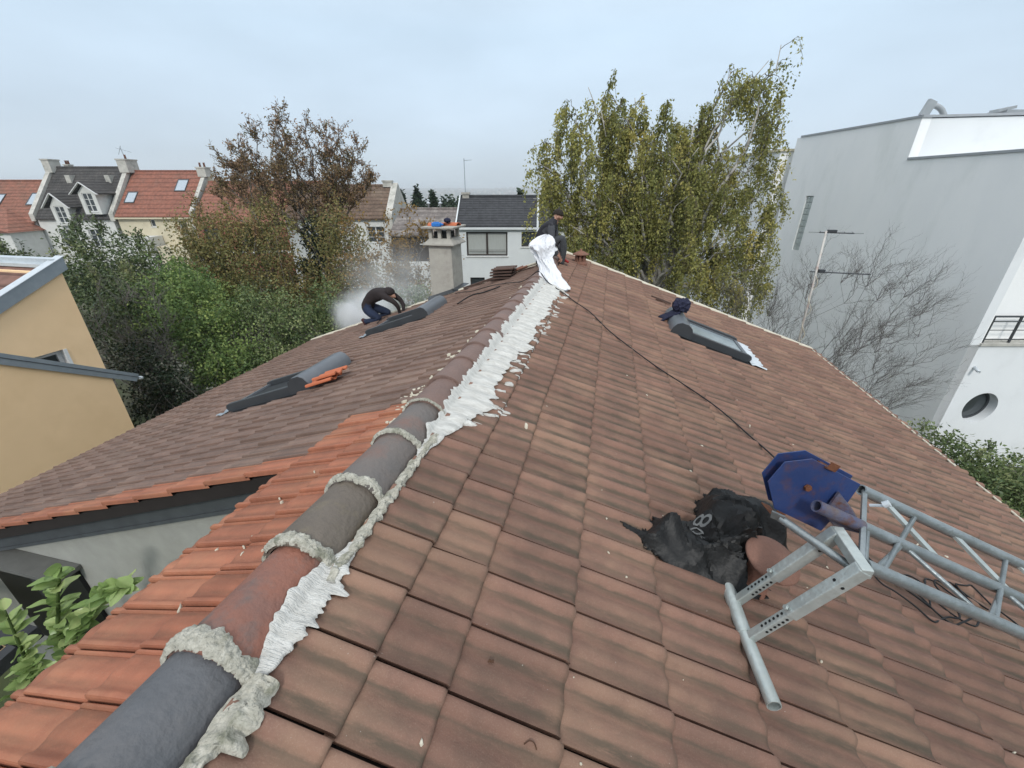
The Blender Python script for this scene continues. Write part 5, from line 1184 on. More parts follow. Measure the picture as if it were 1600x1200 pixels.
# slatted pergola beside the wall, lower left
e = empty('slatted_pergola', (-5.0, 1.2, -4.2), 0, 'dark slatted lean-to roof against the grey wall at lower left', 'pergola')
M_slat = mat('dark_weathered_slat', (.045,.048,.052), (.028,.030,.033), 8, .7, .3, 40)
def lp(mb, name, m): mb.V = [(x+5.0, y-1.2, z+4.2) for x, y, z in mb.V]; return mb.build(name, m, e)
mb = MB()
for i in range(32): x = -8.2+i*.115; mb.bar((x, -.9, -3.80), (x, 1.20, -3.52), .05, .03)
lp(mb, 'slats', M_slat)
lp(MB().bar((-8.2, 1.28, -3.47), (-4.5, 1.28, -3.47), .14, .12), 'ledger', M_slat); lp(MB().bar((-8.2, .2, -3.74), (-4.6, .2, -3.74), .08, .10), 'beam', M_slat)
lp(MB().bar((-4.55, -.9, -3.80), (-4.55, 1.20, -3.50), .09, .12), 'edge_beam', M_slat)
for x in (-7.6, -4.6): lp(MB().bar((x, 1.2, -8.2), (x, 1.2, -3.5), .1, .1, up=(0, 1, 0)), 'post', M_slat)
tag(MB().box(-5.9, -4.62, 1.765, 1.797, -4.6, -3.22).build('dark_opening', M_black, house), 'dark opening low in the grey wall')
MB().box(-5.95, -4.55, 1.60, 1.796, -3.215, -3.17).build('lintel', mat('grey_board', (.13,.13,.12), rough=.9), house); MB().box(-5.25, -5.15, 1.72, 1.764, -4.6, -3.216).build('opening_post', M_slat, house)

# ================================================================== terrain, far town
rs = list(np.geomspace(8, 7000, 60)); na = 90; V = [CH(0, 0, G)]; F = []
def gz(x, y):
    r = math.hypot(x, y)
    if r < 60: return G+.12*fbm(x*.3, y*.3)
    z = G-68*min(1, (r-60)/700)
    if r > 1500: t = min(1, (r-1500)/3200); z += t*t*(3-2*t)*(84+22*fbm(x/1900, y/1900, 2, 3))
    return z+ (2.5*fbm(x/60, y/60) if r > 80 else 0)
for r in rs:
    for k in range(na): t = 2*math.pi*k/na; x, y = r*math.sin(t), r*math.cos(t); V.append(CH(x, y, gz(x, y)))
for k in range(na): F.append((0, 1+(k+1) % na, 1+k))
for i in range(len(rs)-1):
    for k in range(na): a = 1+i*na; F.append((a+k, a+(k+1) % na, a+na+(k+1) % na, a+na+k))
tag(mesh('ground', V, F, mat('ground_earth', (.06,.075,.035), (.08,.07,.05), .5, .95, c3=(.05,.08,.03), c3scale=.05, c3amt=.7), smooth=True), kind='structure')
mb = MB(); rg = np.random.default_rng(5)
for i in range(1500):
    D = float(rg.uniform(700, 4600)); x = D*float(rg.uniform(-.42, .22)); z = gz(x, D); s_ = float(rg.uniform(8, 22))*(D/2200)**.5; h = float(rg.uniform(6, 13))*(1.6 if rg.random() < .1 else 1)
    p = CH(x, D, z); M = Matrix.Translation(p) @ Matrix.Rotation(HEAD+float(rg.uniform(-.6, .6)), 4, 'Z'); mb.tv = float(rg.random()); mb.box(-s_/2, s_/2, -s_/3, s_/3, -4, h, M)
tag(mb.build('far_town', mat('far_walls', (.50,.47,.42), (.28,.20,.16), .01, .9, tint=(.5, 1.2))), 'pale buildings of the distant town on the hazy hillside', 'town', kind='stuff')

# ================================================================== vegetation
def leaves(name, P, L_, W_, m, parent=None, tint=None, down=0.0, D=None, seed=0):
    rg = np.random.default_rng(seed); P = np.asarray(P, float); n = len(P)
    a = rg.normal(size=(n, 3)); a[:, 2] -= down*1.6
    if D is not None: a = a*.6+np.asarray(D)*1.4
    a /= np.linalg.norm(a, axis=1)[:, None]; c = rg.normal(size=(n, 3)); b = np.cross(a, c); b /= np.linalg.norm(b, axis=1)[:, None]
    l = (L_*rg.uniform(.7, 1.3, n))[:, None]; w_ = (W_*rg.uniform(.7, 1.3, n))[:, None]; nn = np.cross(a, b)
    V = np.stack([P, P+a*l*.45+b*w_/2+nn*w_*.1, P+a*l, P+a*l*.45-b*w_/2+nn*w_*.1], 1).reshape(-1, 3)
    me = bpy.data.meshes.new(name); me.vertices.add(4*n); me.vertices.foreach_set('co', V.ravel()); me.loops.add(4*n); me.loops.foreach_set('vertex_index', np.arange(4*n)); me.polygons.add(n); me.polygons.foreach_set('loop_start', np.arange(n)*4)
    t = rg.random(n) if tint is None else np.clip(np.asarray(tint)+rg.normal(0, .13, n), 0, 1)
    a_ = me.color_attributes.new('tint', 'FLOAT_COLOR', 'POINT'); T = np.repeat(t, 4); a_.data.foreach_set('color', np.stack([T, T, T, np.ones_like(T)], 1).ravel())
    me.update(calc_edges=True); me.validate(); return link(name, me, m, parent)
LM = {'birch': leafmat('birch_leaf', [(.15,.165,.055), (.25,.255,.08), (.36,.34,.105), (.52,.44,.14)], .35),
      'autumn': leafmat('autumn_leaf', [(.11,.115,.045), (.18,.14,.065), (.25,.16,.085), (.31,.19,.115)], .25),
      'olive': leafmat('olive_leaf', [(.10,.11,.045), (.18,.18,.07), (.27,.23,.085), (.26,.16,.085)], .3),
      'laurel': leafmat('laurel_leaf', [(.040,.062,.028), (.068,.10,.042), (.12,.155,.065), (.21,.22,.10)], .15, .4),
      'lime': leafmat('lime_leaf', [(.075,.125,.045), (.14,.22,.075), (.23,.31,.10), (.42,.50,.16)], .35),
      'ivy': leafmat('ivy_leaf', [(.010,.018,.010), (.02,.035,.018), (.04,.055,.03), (.16,.16,.13)], .1, .35),
      'conifer': leafmat('conifer_leaf', [(.012,.025,.015), (.025,.045,.022), (.035,.06,.03)], .1),
      'orange': leafmat('orange_leaf', [(.16,.11,.04), (.26,.16,.05), (.34,.22,.07)], .35),
      'hedge': leafmat('hedge_leaf', [(.055,.085,.036), (.10,.145,.055), (.165,.21,.085), (.28,.31,.14)], .2, .45)}
M_bark = mat('grey_bark', (.17,.15,.13), (.11,.095,.08), 12, .9)
M_twigd = mat('dark_twig', (.10,.08,.06), (.07,.055,.042), 12, .9)
M_birchb = mat('birch_bark', (.46,.44,.40), (.34,.32,.29), 3, .8, c3=(.06,.055,.05), c3scale=3, c3amt=.8)
M_twig = mat('grey_twig', (.19,.175,.16), (.13,.12,.11), 12, .9)
def vec(*a): return np.array(a, float)
def curve(a, b, bow, n, rg, jit=.04):
    a = np.asarray(a, float); b = np.asarray(b, float); L_ = np.linalg.norm(b-a); t = np.linspace(0, 1, n)[:, None]
    P = a+(b-a)*t + np.asarray(bow)*(4*t*(1-t)); P[1:-1] += rg.normal(0, jit*L_/n, (n-2, 3)); return P
def tree(name, label, cat, base, forks, leaf, LL, LW, side=(12, 1.3), strands=6, slen=(.4, 1.2), per=18, droop=1.0, bark=None, seed=1, r0=.2, start=.3, group=None, extra=None, spread=.03, tb=(.35, .2), rise=.5, twr=.006, show_strand=False):
    """trunk with limbs to the given tips, side branches, and leaf-carrying strands that hang (droop>0) or reach up (droop<0)"""
    rg = np.random.default_rng(seed); fork, tips = forks; root = empty(name, CH(*base), 0, label, cat, group); O = np.array(CH(*base))
    C = lambda p: np.array(CH(*p)) - O
    mb = MB(); b0 = C(base); f0 = C(fork); tr = curve(b0, f0, (0, 0, 0), 6, rg, .03); mb.tube(tr, list(np.linspace(r0, r0*.75, 6)), 8)
    LP = []; LT = []; LD = []; mt = MB()
    for tip in tips:
        tp = C(tip[:3]); dens = tip[3] if len(tip) > 3 else 1.0; L_ = np.linalg.norm(tp-f0)
        limb = curve(f0, tp, (rg.normal(0, .05*L_), rg.normal(0, .05*L_), L_*.06*rise), 12, rg, .25); rr = np.linspace(r0*.5, .012, 12); mb.tube(limb, list(rr), 6)
        for k in range(int(side[0]*max(.4, min(1.3, L_/4)))):
            f = start+(1-start)*rg.random()**.8; i = min(10, int(f*11)); p = limb[i]+(limb[i+1]-limb[i])*(f*11-i); d = limb[i+1]-limb[i]; d /= np.linalg.norm(d)
            o = rg.normal(size=3); o -= d*o.dot(d); o /= np.linalg.norm(o); dir_ = d*.55+o*.85+vec(0, 0, .35*rise); dir_ /= np.linalg.norm(dir_)
            sl = side[1]*rg.uniform(.5, 1.15)*(1.1-.55*f); q = p+dir_*sl - vec(0, 0, .22*sl*max(0, droop)); br = curve(p, q, vec(0, 0, .12*sl), 6, rg, .3); mt.tube(br, list(np.linspace(.014, .005, 6)), 4, False)
            tb_ = tb[0]+rg.normal(0, tb[1]); ns = max(1, int(strands*dens*rg.uniform(.6, 1.3)))
            for s_ in range(ns):
                u = rg.uniform(.15, 1.0); j = min(4, int(u*5)); a = br[j]+(br[j+1]-br[j])*(u*5-j); h = rg.uniform(*slen)
                if droop > 0: end = a+vec(rg.normal(0, .16*h), rg.normal(0, .16*h), -h*droop)+dir_*h*.30*rg.random()
                else: e_ = dir_*.7+rg.normal(0, .5, 3)+vec(0, 0, .5); end = a+e_/np.linalg.norm(e_)*h
                st = curve(a, end, (dir_*h*.12+vec(0, 0, .08*h)) if droop > 0 else vec(0, 0, 0), 5, rg, .12)
                if show_strand or rg.random() < .3: mt.tube(st, twr, 3, False)
                n_ = max(2, int(per*h*rg.uniform(.6, 1.2)*dens)); t = rg.random(n_); jj = np.minimum(3, (t*4).astype(int)); pts = st[jj]+(st[jj+1]-st[jj])*((t*4-jj)[:, None])+rg.normal(0, spread, (n_, 3))
                LP.append(pts); LT.append(np.full(n_, tb_+rg.normal(0, .08)))
    tk = mb.build('trunk', bark or M_bark, root, True)
    if mt.V: mt.build('twigs', M_twigd, tk, False)
    P = np.concatenate(LP); T = np.concatenate(LT)
    cr_ = leaves('crown', P, LL, LW, leaf, root, T, down=.8 if droop > 0 else .2, seed=seed); return root, len(P)
def bush(name, label, blobs, leaf, LL, LW, n, cat='bush', seed=1, shoots=0, shl=.8, group=None, clump=.16, down=.1, tb=.4, stems=10, dirz=0):
    rg = np.random.default_rng(seed); c0 = blobs[0][0]; base = (c0[0], c0[1], G); O = np.array(CH(*base)); root = empty(name, CH(*base), 0, label, cat, group)
    P = []; T = []; tot = sum(b[1][0]*b[1][1]+b[1][2]*b[1][0] for b in blobs); mb = MB()
    for (c, r) in blobs:
        k = int(n*(r[0]*r[1]+r[2]*r[0])/tot); nc = max(8, int(k/42)); d = rg.normal(size=(nc, 3)); d /= np.linalg.norm(d, axis=1)[:, None]; rad = rg.random(nc)**.33; rad *= 1+.22*np.array([fbm(q[0]*2+c[0], q[1]*2+c[1], q[2]*2) for q in d])
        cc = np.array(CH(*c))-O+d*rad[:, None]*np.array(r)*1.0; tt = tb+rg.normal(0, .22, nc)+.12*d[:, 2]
        idx = rg.integers(0, nc, k); P.append(cc[idx]+rg.normal(0, 1, (k, 3))*clump*np.array([1, 1, .8])); T.append(tt[idx])
        for s_ in range(stems):
            q = cc[rg.integers(0, nc)]; a = np.array(CH(c[0], c[1], G))-O+rg.normal(0, .2, 3)*vec(1, 1, 0); mb.tube(curve(a, q, (0, 0, .2), 6, rg, .4), list(np.linspace(.03, .006, 6)), 4, False)
        for s_ in range(int(shoots*r[0]*r[1]/max(.1, sum(b[1][0]*b[1][1] for b in blobs)))):
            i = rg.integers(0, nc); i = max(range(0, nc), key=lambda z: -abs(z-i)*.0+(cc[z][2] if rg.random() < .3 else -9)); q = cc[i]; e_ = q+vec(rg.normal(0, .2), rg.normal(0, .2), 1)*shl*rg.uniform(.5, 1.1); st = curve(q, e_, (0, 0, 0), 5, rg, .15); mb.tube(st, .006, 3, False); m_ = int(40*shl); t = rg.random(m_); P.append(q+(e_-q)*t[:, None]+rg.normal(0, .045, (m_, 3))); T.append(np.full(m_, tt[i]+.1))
    mb.build('stems', M_twig, root, True)
    leaves('foliage', np.concatenate(P), LL, LW, leaf, root, np.concatenate(T), down=down, seed=seed, D=None); return root
# weeping birch behind the far verge
b0 = (5.7, 17.3, G)
tips = [(2.6, 17, 3.15), (3.4, 17.6, 3.2), (4.3, 17.3, 2.9), (5.2, 17, 2.4), (6.0, 17.2, 2.1), (6.7, 17.4, 2.2), (4.8, 16.4, 1.8), (6.4, 16.2, 1.3), (2.2, 16.5, 2.0), (3.0, 16.6, 2.5), (3.9, 16.6, 2.2), (.9, 17, .9), (.8, 16.8, -.3), (1.9, 17, 2.4), (1.4, 17, 1.5), (1.2, 16.6, .4), (7.3, 17.2, 3.0), (8.0, 17, 3.2), (8.85, 17.0, 4.3, .7), (8.6, 17.1, 3.9, .6), (7.4, 17.1, 3.6, .6), (8.6, 17, 3.6, .8), (9.1, 17, 2.7), (9.4, 17.2, 1.8), (9.6, 17, .6), (9.8, 16.6, -.8), (3.2, 16, 0), (4.4, 15.6, .4), (6, 15.4, -.2), (7.4, 15.6, -.4), (2.2, 16.6, -1.2), (8.7, 15.8, -1.8), (5.5, 18.6, 1.4), (3.4, 18.5, 1.2), (8.5, 18.6, .9), (9.6, 16, -2.6), (4.0, 16, -1.6), (6.6, 15.2, -2.0), (5.2, 16, 1.6), (10.0, 16.6, -1.9), (7.9, 15.0, -2.8), (9.0, 14.8, -3.2)]
r_, nb_ = tree('weeping_birch', 'large weeping birch with yellowing leaves and pale branches behind the roof', 'tree', b0, ((5.8, 17.2, -3.9), tips), LM['birch'], .10, .062, side=(14, 1.3), strands=10, slen=(.35, 1.3), per=23, droop=1.0, bark=M_birchb, seed=11, r0=.2, tb=(.42, .2), spread=.045)
print('birch leaves', nb_)
# autumn tree on the left, thin top, fuller below, ivy on its trunk
b0 = (-8.9, 20, G)
tips = [(-9.6, 20, 2.9, .5), (-8.7, 20, 2.3, .6), (-7.8, 20, 2.2, .6), (-7.2, 20, 2.4, .5), (-6.5, 20, 1.6, .6), (-12.6, 20, 1.4, .5), (-11.6, 20, 1.6, .6), (-10.7, 20, 2.1, .6), (-12.9, 20, .3, .7), (-6.1, 20.3, .6, .8), (-9.8, 19, 1.2, .7), (-8, 21, 1.2, .7), (-11, 21, .8, .7), (-7.4, 19, .8, .7), (-10.0, 20.5, 2.5, .5), (-9.1, 19.4, 1.9, .6), (-6.9, 19.6, 1.2, .7)]
tree('autumn_tree', 'half bare tree with sparse brown leaves fanning above the red roofs, ivy on its trunk', 'tree', b0, ((-8.8, 20, -2.9), tips), LM['autumn'], .12, .05, side=(24, .85), strands=10, slen=(.18, .55), per=34, droop=-1, seed=5, r0=.13, start=.28, tb=(.62, .22), spread=.04, rise=.6, show_strand=True, twr=.007)
iv = bush('ivy', 'dark green ivy clinging round the trunk of the half bare tree', [((-8.6, 19.6, -2.0), (.75, .6, 1.3)), ((-8.9, 19.5, -3.6), (.9, .7, 1.2))], LM['ivy'], .13, .11, 5000, 'climbing plant', 21, tb=.3, stems=3)
bt = lambda **k: None
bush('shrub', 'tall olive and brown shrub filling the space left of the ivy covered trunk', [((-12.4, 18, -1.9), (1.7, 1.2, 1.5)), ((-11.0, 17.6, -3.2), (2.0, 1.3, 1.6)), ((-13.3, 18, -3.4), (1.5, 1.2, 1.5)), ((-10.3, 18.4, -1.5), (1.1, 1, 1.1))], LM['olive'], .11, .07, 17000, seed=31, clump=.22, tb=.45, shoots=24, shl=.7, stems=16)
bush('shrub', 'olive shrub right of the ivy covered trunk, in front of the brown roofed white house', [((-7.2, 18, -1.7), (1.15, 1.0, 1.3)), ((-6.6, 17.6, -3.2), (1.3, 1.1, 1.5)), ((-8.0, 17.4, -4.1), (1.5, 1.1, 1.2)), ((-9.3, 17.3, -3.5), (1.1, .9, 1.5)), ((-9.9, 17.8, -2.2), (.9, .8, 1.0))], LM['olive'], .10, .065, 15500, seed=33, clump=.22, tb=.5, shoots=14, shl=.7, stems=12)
bush('laurel', 'tall dark evergreen laurel with upright shoots behind the ochre house', [((-15.3, 16, -2.5), (1.5, 1.3, 1.3)), ((-13.4, 15.5, -3.1), (1.4, 1.2, 1.2)), ((-14.2, 15, -4.4), (2.2, 1.4, 1.6)), ((-12.1, 13, -3.6), (1.0, 1.1, 1.3)), ((-16.3, 16.5, -3.9), (1.8, 1.2, 1.6))], LM['laurel'], .13, .06, 20000, seed=41, shoots=60, shl=.75, tb=.35, clump=.19)
bush('laurel', 'low dark evergreen bush at the left edge above the zinc roof edge', [((-20.3, 17, -3.2), (1.6, 1.2, 1.1)), ((-18.4, 17, -3.4), (1.1, 1, .9))], LM['laurel'], .13, .06, 6000, seed=43, shoots=16, shl=.6, tb=.35)
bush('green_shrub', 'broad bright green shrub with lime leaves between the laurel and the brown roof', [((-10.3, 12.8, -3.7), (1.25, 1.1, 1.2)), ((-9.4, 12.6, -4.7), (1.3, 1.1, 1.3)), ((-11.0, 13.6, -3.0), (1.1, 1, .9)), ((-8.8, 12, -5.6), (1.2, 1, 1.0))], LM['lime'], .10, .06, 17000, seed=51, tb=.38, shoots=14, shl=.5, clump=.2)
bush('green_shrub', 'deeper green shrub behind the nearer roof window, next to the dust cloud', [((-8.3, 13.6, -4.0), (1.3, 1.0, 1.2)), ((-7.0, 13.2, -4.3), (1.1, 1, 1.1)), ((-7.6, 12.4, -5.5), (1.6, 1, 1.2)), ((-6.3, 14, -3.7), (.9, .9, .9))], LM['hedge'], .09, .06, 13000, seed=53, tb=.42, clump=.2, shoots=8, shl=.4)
bush('olive_hedge', 'yellowish hedge below the brick house', [((-13.2, 19.5, -3.9), (1.4, .8, .6)), ((-12, 16.6, -4.2), (1.6, .8, .9))], LM['lime'], .10, .06, 5000, seed=55, tb=.6)
bush('ivy_wall', 'dark glossy ivy bush with pale leaf tips below the zinc fascia', [((-9.6, 10.2, -4.9), (.75, .7, .75)), ((-9.9, 10.1, -5.9), (.8, .7, .8)), ((-8.9, 10.4, -5.9), (.9, .7, .8)), ((-10.3, 10.4, -4.2), (.5, .5, .5))], LM['ivy'], .075, .06, 9000, seed=61, tb=.42, clump=.14)
def twigbush(name, label, base, tips, seed, r=.012, n=8, l=.8, leafs=None, cat='shrub', lean=0.0, bk=None):
    rg = np.random.default_rng(seed); root = empty(name, CH(*base), 0, label, cat); O = np.array(CH(*base)); mb = MB(); LP = []
    def grow(p, d, L_, r_, lv):
        q = p+d*L_; pts = curve(p, q, rg.normal(0, .05*L_, 3), 5, rg, .3); mb.tube(pts, list(np.linspace(r_, r_*.55, 5)), 4 if lv else 5, False)
        if leafs and lv >= 2: LP.append(pts[rg.integers(1, 5, leafs)]+rg.normal(0, .05, (leafs, 3)))
        if lv >= 4 or r_ < .0016: return
        for k in range(rg.integers(2, 5) if lv < 3 else 2):
            i = rg.integers(1, 5); o = rg.normal(size=3); e_ = d+o*.38+vec(0, 0, .10); e_ /= np.linalg.norm(e_); grow(pts[i], e_, L_*rg.uniform(.5, .85), r_*.62, lv+1)
    for t_ in tips:
        a = np.zeros(3)+rg.normal(0, .08, 3); b = np.array(CH(*t_))-O; L_ = np.linalg.norm(b-a); d = (b-a)/L_; pts = curve(a, b, vec(0, 0, .08*L_), 9, rg, .35); mb.tube(pts, list(np.linspace(r*2.2, r*.35, 9)), 5, False)
        for k in range(n):
            i = rg.integers(2, 9); o = rg.normal(size=3); e_ = d+o*.42+vec(0, 0, .12); e_ /= np.linalg.norm(e_); grow(pts[i], e_, l*rg.uniform(.4, .9), r*.75, 1)
    mb.build('branches', bk or M_twig, root, True)
    if LP: leaves('leaves', np.concatenate(LP), .10, .07, LM['orange'], root, seed=seed)
    return root
twigbush('bare_tree', 'leafless grey branched tree between the birch and the white block', (8.0, 11.3, G), [(11.5, 11.6, -3.0), (11.0, 11.5, -2.75), (10.3, 12, -2.5), (9.5, 12, -2.45), (8.7, 12, -2.6), (8.0, 11.7, -2.7), (7.6, 12, -3.0), (11.6, 11.2, -3.8), (11.6, 11, -4.6), (11.7, 11, -5.3), (11.2, 10.8, -5.9), (10.4, 11.2, -3.6), (9.6, 10.8, -4.2), (7.2, 12.4, -3.2), (6.6, 12.6, -3.6), (10.2, 11.4, -2.8)], 71, r=.0085, n=22, l=.95, cat='tree', bk=mat('brown_grey_twig', (.135,.122,.112), (.095,.086,.08), 12, .9))
twigbush('grey_brush', 'tangled leafless grey shrub in front of the laurel', (-10.6, 11.4, -6.5), [(-11.8, 11, -3.5), (-11.2, 11, -3.1), (-10.5, 11, -2.9), (-9.9, 11.2, -3.0), (-11.7, 11, -4.2), (-9.6, 11, -3.6)], 73, r=.011, n=14, l=.75)
twigbush('bare_shrub', 'thin shrub with a few orange leaves behind the dust, left of the chimney', (-4.2, 15.5, -6), [(-5.4, 16, -2.0), (-4.7, 16, -1.5), (-3.9, 16, -1.35), (-3.2, 15.6, -1.7), (-2.7, 15.4, -2.2), (-5.6, 15.6, -2.8), (-3.9, 15.2, -2.5), (-4.6, 15, -2.2)], 75, r=.012, n=9, l=.9, leafs=2)
bush('green_shrub', 'hazy green shrub at the foot of the chimney', [((-3.3, 14, -3.9), (1.4, 1, 1.0)), ((-4.8, 14.4, -4.2), (1.2, 1, .9))], LM['hedge'], .09, .06, 5000, seed=57, tb=.4)
bush('garden_hedge', 'dense green hedge with pale tips below the white block', [((11.2, 9.3, -6.7), (1.0, .8, .95)), ((12.2, 8.8, -7.0), (1.2, .8, .95)), ((13.6, 8.5, -7.2), (1.3, .8, .95)), ((10.3, 9.6, -7.1), (.8, .8, .8)), ((12.6, 7.9, -7.7), (1.6, .8, .7))], LM['hedge'], .10, .05, 17000, seed=81, shoots=34, shl=.38, tb=.42, clump=.15)
tree('brown_tree', 'rounded brown leaved tree over the red roofs, beyond the half bare tree', 'tree', (-19.2, 33, G), ((-19.2, 33, -3), [(-20.5, 33, 1.2), (-19.5, 33, 1.6), (-18.5, 33, 1.5), (-21.3, 33, .4), (-17.6, 33, .7)]), LM['autumn'], .16, .12, side=(14, .9), strands=6, slen=(.3, .7), per=26, droop=-1, seed=9, tb=(.75, .1))
def conifer(x, D, zt, h, r, seed, label, n=3500):
    rg = np.random.default_rng(seed); root = empty('conifer', CH(x, D, G), 0, label, 'tree', 'dark conifers beyond the low house'); O = np.array(CH(x, D, G)); t = rg.random(n)**.6; a = rg.random(n)*6.28; rr = r*t*(.55+.45*np.abs(np.sin(a*3+t*20)))*rg.random(n)**.35
    P = np.stack([rr*np.cos(a), rr*np.sin(a), zt-G-t*h+rg.normal(0, .15, n)-.12*rr], 1); MB().tube([(0, 0, 0), (0, 0, zt-G)], [.3, .03], 6).build('trunk', M_bark, root); leaves('crown', P, .5, .22, LM['conifer'], root, seed=seed, down=.3)
conifer(-12.6, 60, .35, 6, 2.4, 1, 'broad dark conifer, the tallest of the group behind the speckled roof'); conifer(-10.2, 58, -.05, 6, 1.7, 2, 'dark pointed conifer right of the tallest one'); conifer(-14.6, 60, -.2, 6, 2.0, 3, 'dark conifer left of the tallest one')
conifer(.9, 50, .0, 6, 2.6, 4, 'dark tree just left of the birch above the black roof')
bush('far_trees', 'soft dark tree line behind the speckled roof', [((-9, 62, -3.4), (5, 2, 2.0)), ((-3, 70, -3.5), (6, 2, 1.6))], LM['conifer'], .5, .3, 5000, 'trees', 91, stems=2, clump=.6)
# lemon tree in the lower left corner
lt = empty('lemon_tree', (-3.35, .95, G), 0, 'citrus plant with big glossy green leaves reaching up at lower left', 'plant')
M_lem = leafmat('citrus_leaf', [(.16,.25,.085), (.25,.36,.12), (.36,.46,.18), (.56,.60,.27)], .3, .3)
rg = np.random.default_rng(3); mb = MB(); stemsP = []
def wp(x, y, z): return Vector((x+3.35, y-.95, z-G))
S_ = [[(-3.9, 1.1, -4.4), (-3.8, 1.18, -3.2), (-3.62, 1.22, -2.7), (-3.44, 1.27, -2.33)], [(-3.7, 1.2, -2.95), (-3.45, 1.27, -2.80), (-3.25, 1.31, -2.60), (-3.05, 1.36, -2.52)], [(-4.3, 1.05, -4.0), (-4.15, 1.1, -3.3), (-4.02, 1.13, -2.75)], [(-4.5, 1.0, -4.6), (-4.3, 1.05, -3.7), (-4.1, 1.11, -3.35)], [(-4.0, 1.1, -3.9), (-3.85, 1.17, -3.35), (-3.75, 1.2, -3.05)], [(-3.8, 1.1, -3.4), (-3.6, 1.2, -3.0), (-3.52, 1.25, -2.9)], [(-4.7, .95, -4.8), (-4.55, 1.0, -4.1), (-4.42, 1.04, -3.75)]]
LV = []
for s_ in S_:
    c = smoothpts([wp(*p) for p in s_], 8); mb.tube(c, list(np.linspace(.022, .006, len(c))), 6)
    m_ = len(c)
    for i in range(int(m_*.25), m_): LV.append((c[i], (c[i]-c[i-1]).normalized()))
mb.tube(smoothpts([wp(-3.35, .95, G), wp(-4.2, 1.05, -5.6), wp(-3.9, 1.1, -4.3)], 8), .03, 8)
for q in ((-4.3, 1.05, -4.0), (-4.5, 1.0, -4.6), (-4.7, .95, -4.8), (-4.0, 1.1, -3.9)): mb.tube([wp(-4.15, 1.05, -5.4), wp(*q)], .012, 6)
mb.build('stem', mat('green_stem', (.07,.11,.03), rough=.6), lt, True)
V = []; F = []; T = []
def cleaf(p, d, L_, W_, tv):
    d = d.normalized(); x = d.cross(Vector((0, 0, 1))+Vector(rg.normal(0, .35, 3))).normalized(); n_ = x.cross(d); b = len(V); K_ = 7
    for i in range(K_):
        t = i/(K_-1); wv = W_/2*math.sin(math.pi*min(1, t*.92+.04))**.75*(1.15-.3*t); c = p+d*L_*t-Vector((0, 0, 1))*L_*.22*t*t
        for s2 in (-1, -.5, 0, .5, 1): V.append(c+x*wv*s2+n_*(abs(s2)*wv*.35+.004*math.sin(t*14)*abs(s2))); T.append(tv+.10*(abs(s2) < .1))
    for i in range(K_-1):
        for j in range(4): F.append((b+i*5+j, b+i*5+j+1, b+(i+1)*5+j+1, b+(i+1)*5+j))
for p, d in LV:
    for k in range(2 if rg.random() < .75 else 3):
        o = Vector(rg.normal(0, 1, 3)); o.z = abs(o.z)*.5+.1; cleaf(p, (d*.35+o.normalized()), float(rg.uniform(.09, .165)), float(rg.uniform(.055, .10)), float(rg.choice([rg.uniform(.1, .5), rg.uniform(.4, .75)])))
mesh('foliage', V, F, M_lem, lt, smooth=True, tint=np.clip(T, 0, 1))

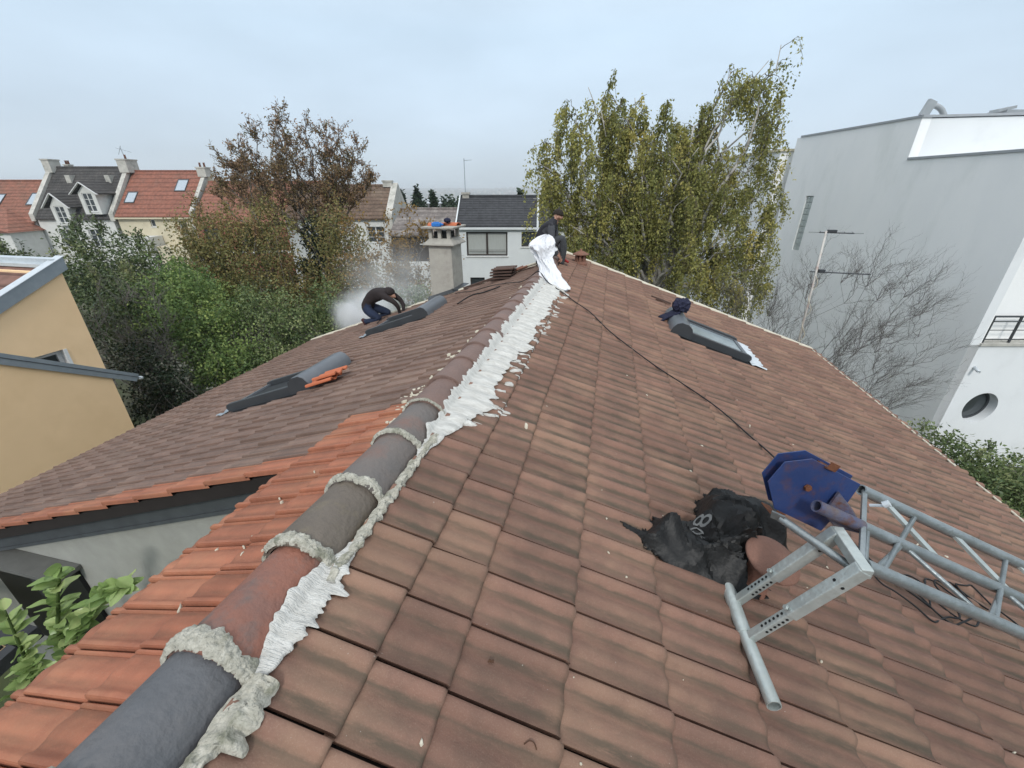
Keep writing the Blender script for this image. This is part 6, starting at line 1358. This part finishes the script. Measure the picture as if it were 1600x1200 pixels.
# ================================================================== dust and air
def volmat(name, dens, c, ns, lo, hi, cen, rad, aniso=.2):
    m = bpy.data.materials.new(name); m.use_nodes = True; t = m.node_tree; n = t.nodes; n.clear(); L = t.links.new
    o = n.new('ShaderNodeOutputMaterial'); v = n.new('ShaderNodeVolumePrincipled'); v.inputs['Color'].default_value = (*c, 1); v.inputs['Anisotropy'].default_value = aniso; L(v.outputs[0], o.inputs['Volume'])
    tc = n.new('ShaderNodeTexCoord'); mp = n.new('ShaderNodeMapping'); mp.inputs['Scale'].default_value = [1/r for r in rad]; L(tc.outputs['Object'], mp.inputs[0])
    ln = n.new('ShaderNodeVectorMath'); ln.operation = 'LENGTH'; L(mp.outputs[0], ln.inputs[0]); fo = n.new('ShaderNodeMapRange'); fo.interpolation_type = 'SMOOTHSTEP'; fo.inputs[1].default_value = 1; fo.inputs[2].default_value = .15; L(ln.outputs['Value'], fo.inputs[0])
    no = n.new('ShaderNodeTexNoise'); no.inputs['Scale'].default_value = ns; no.inputs['Detail'].default_value = 4; no.inputs['Distortion'].default_value = .6; L(tc.outputs['Object'], no.inputs['Vector']); nr = n.new('ShaderNodeMapRange'); nr.inputs[1].default_value = lo; nr.inputs[2].default_value = hi; L(no.outputs[0], nr.inputs[0])
    a = n.new('ShaderNodeMath'); a.operation = 'MULTIPLY'; L(fo.outputs[0], a.inputs[0]); L(nr.outputs[0], a.inputs[1]); b = n.new('ShaderNodeMath'); b.operation = 'MULTIPLY'; L(a.outputs[0], b.inputs[0]); b.inputs[1].default_value = dens; L(b.outputs[0], v.inputs['Density'])
    m.cycles.volume_step_rate = .5; return m
def puff(c, r, dens, ns, lo, hi, label):
    bm = bmesh.new(); bmesh.ops.create_icosphere(bm, subdivisions=3, radius=1)
    for v in bm.verts: v.co = Vector((v.co.x*r[0], v.co.y*r[1], v.co.z*r[2]))
    me = bpy.data.meshes.new('dust_cloud'); bm.to_mesh(me); bm.free(); o = link('dust_cloud', me, volmat('dust', dens, (.985,.988,.99), ns, lo, hi, c, r)); o.location = CH(*c); o.rotation_euler = (0, 0, HEAD); tag(o, label, 'dust', kind='stuff'); return o
puff((-3.72, 10.2, -2.85), (1.05, .75, .75), 8.0, 1.7, .36, .60, 'dense white puff of dust beside the kneeling person')
puff((-3.2, 11.8, -2.3), (2.1, 1.2, 1.3), .75, .9, .30, .70, 'thin drifting dust behind the kneeling person and the chimney')
hz = MB(); hz.box(-7600, 7600, -7600, 7600, -110, 32); o = hz.build('haze', None); o.data.materials.clear()
m = bpy.data.materials.new('air'); m.use_nodes = True; n = m.node_tree.nodes; n.clear(); oo = n.new('ShaderNodeOutputMaterial'); v = n.new('ShaderNodeVolumePrincipled'); v.inputs['Color'].default_value = (.90, .93, .97, 1); v.inputs['Density'].default_value = .00038; v.inputs['Anisotropy'].default_value = 0.3; m.node_tree.links.new(v.outputs[0], oo.inputs['Volume']); o.data.materials.append(m)
tag(o, 'pale autumn haze over the distance', 'haze', kind='stuff')
for ob in bpy.data.objects:
    for k in ('_x', '_y', '_z'):
        if k in ob: del ob[k]
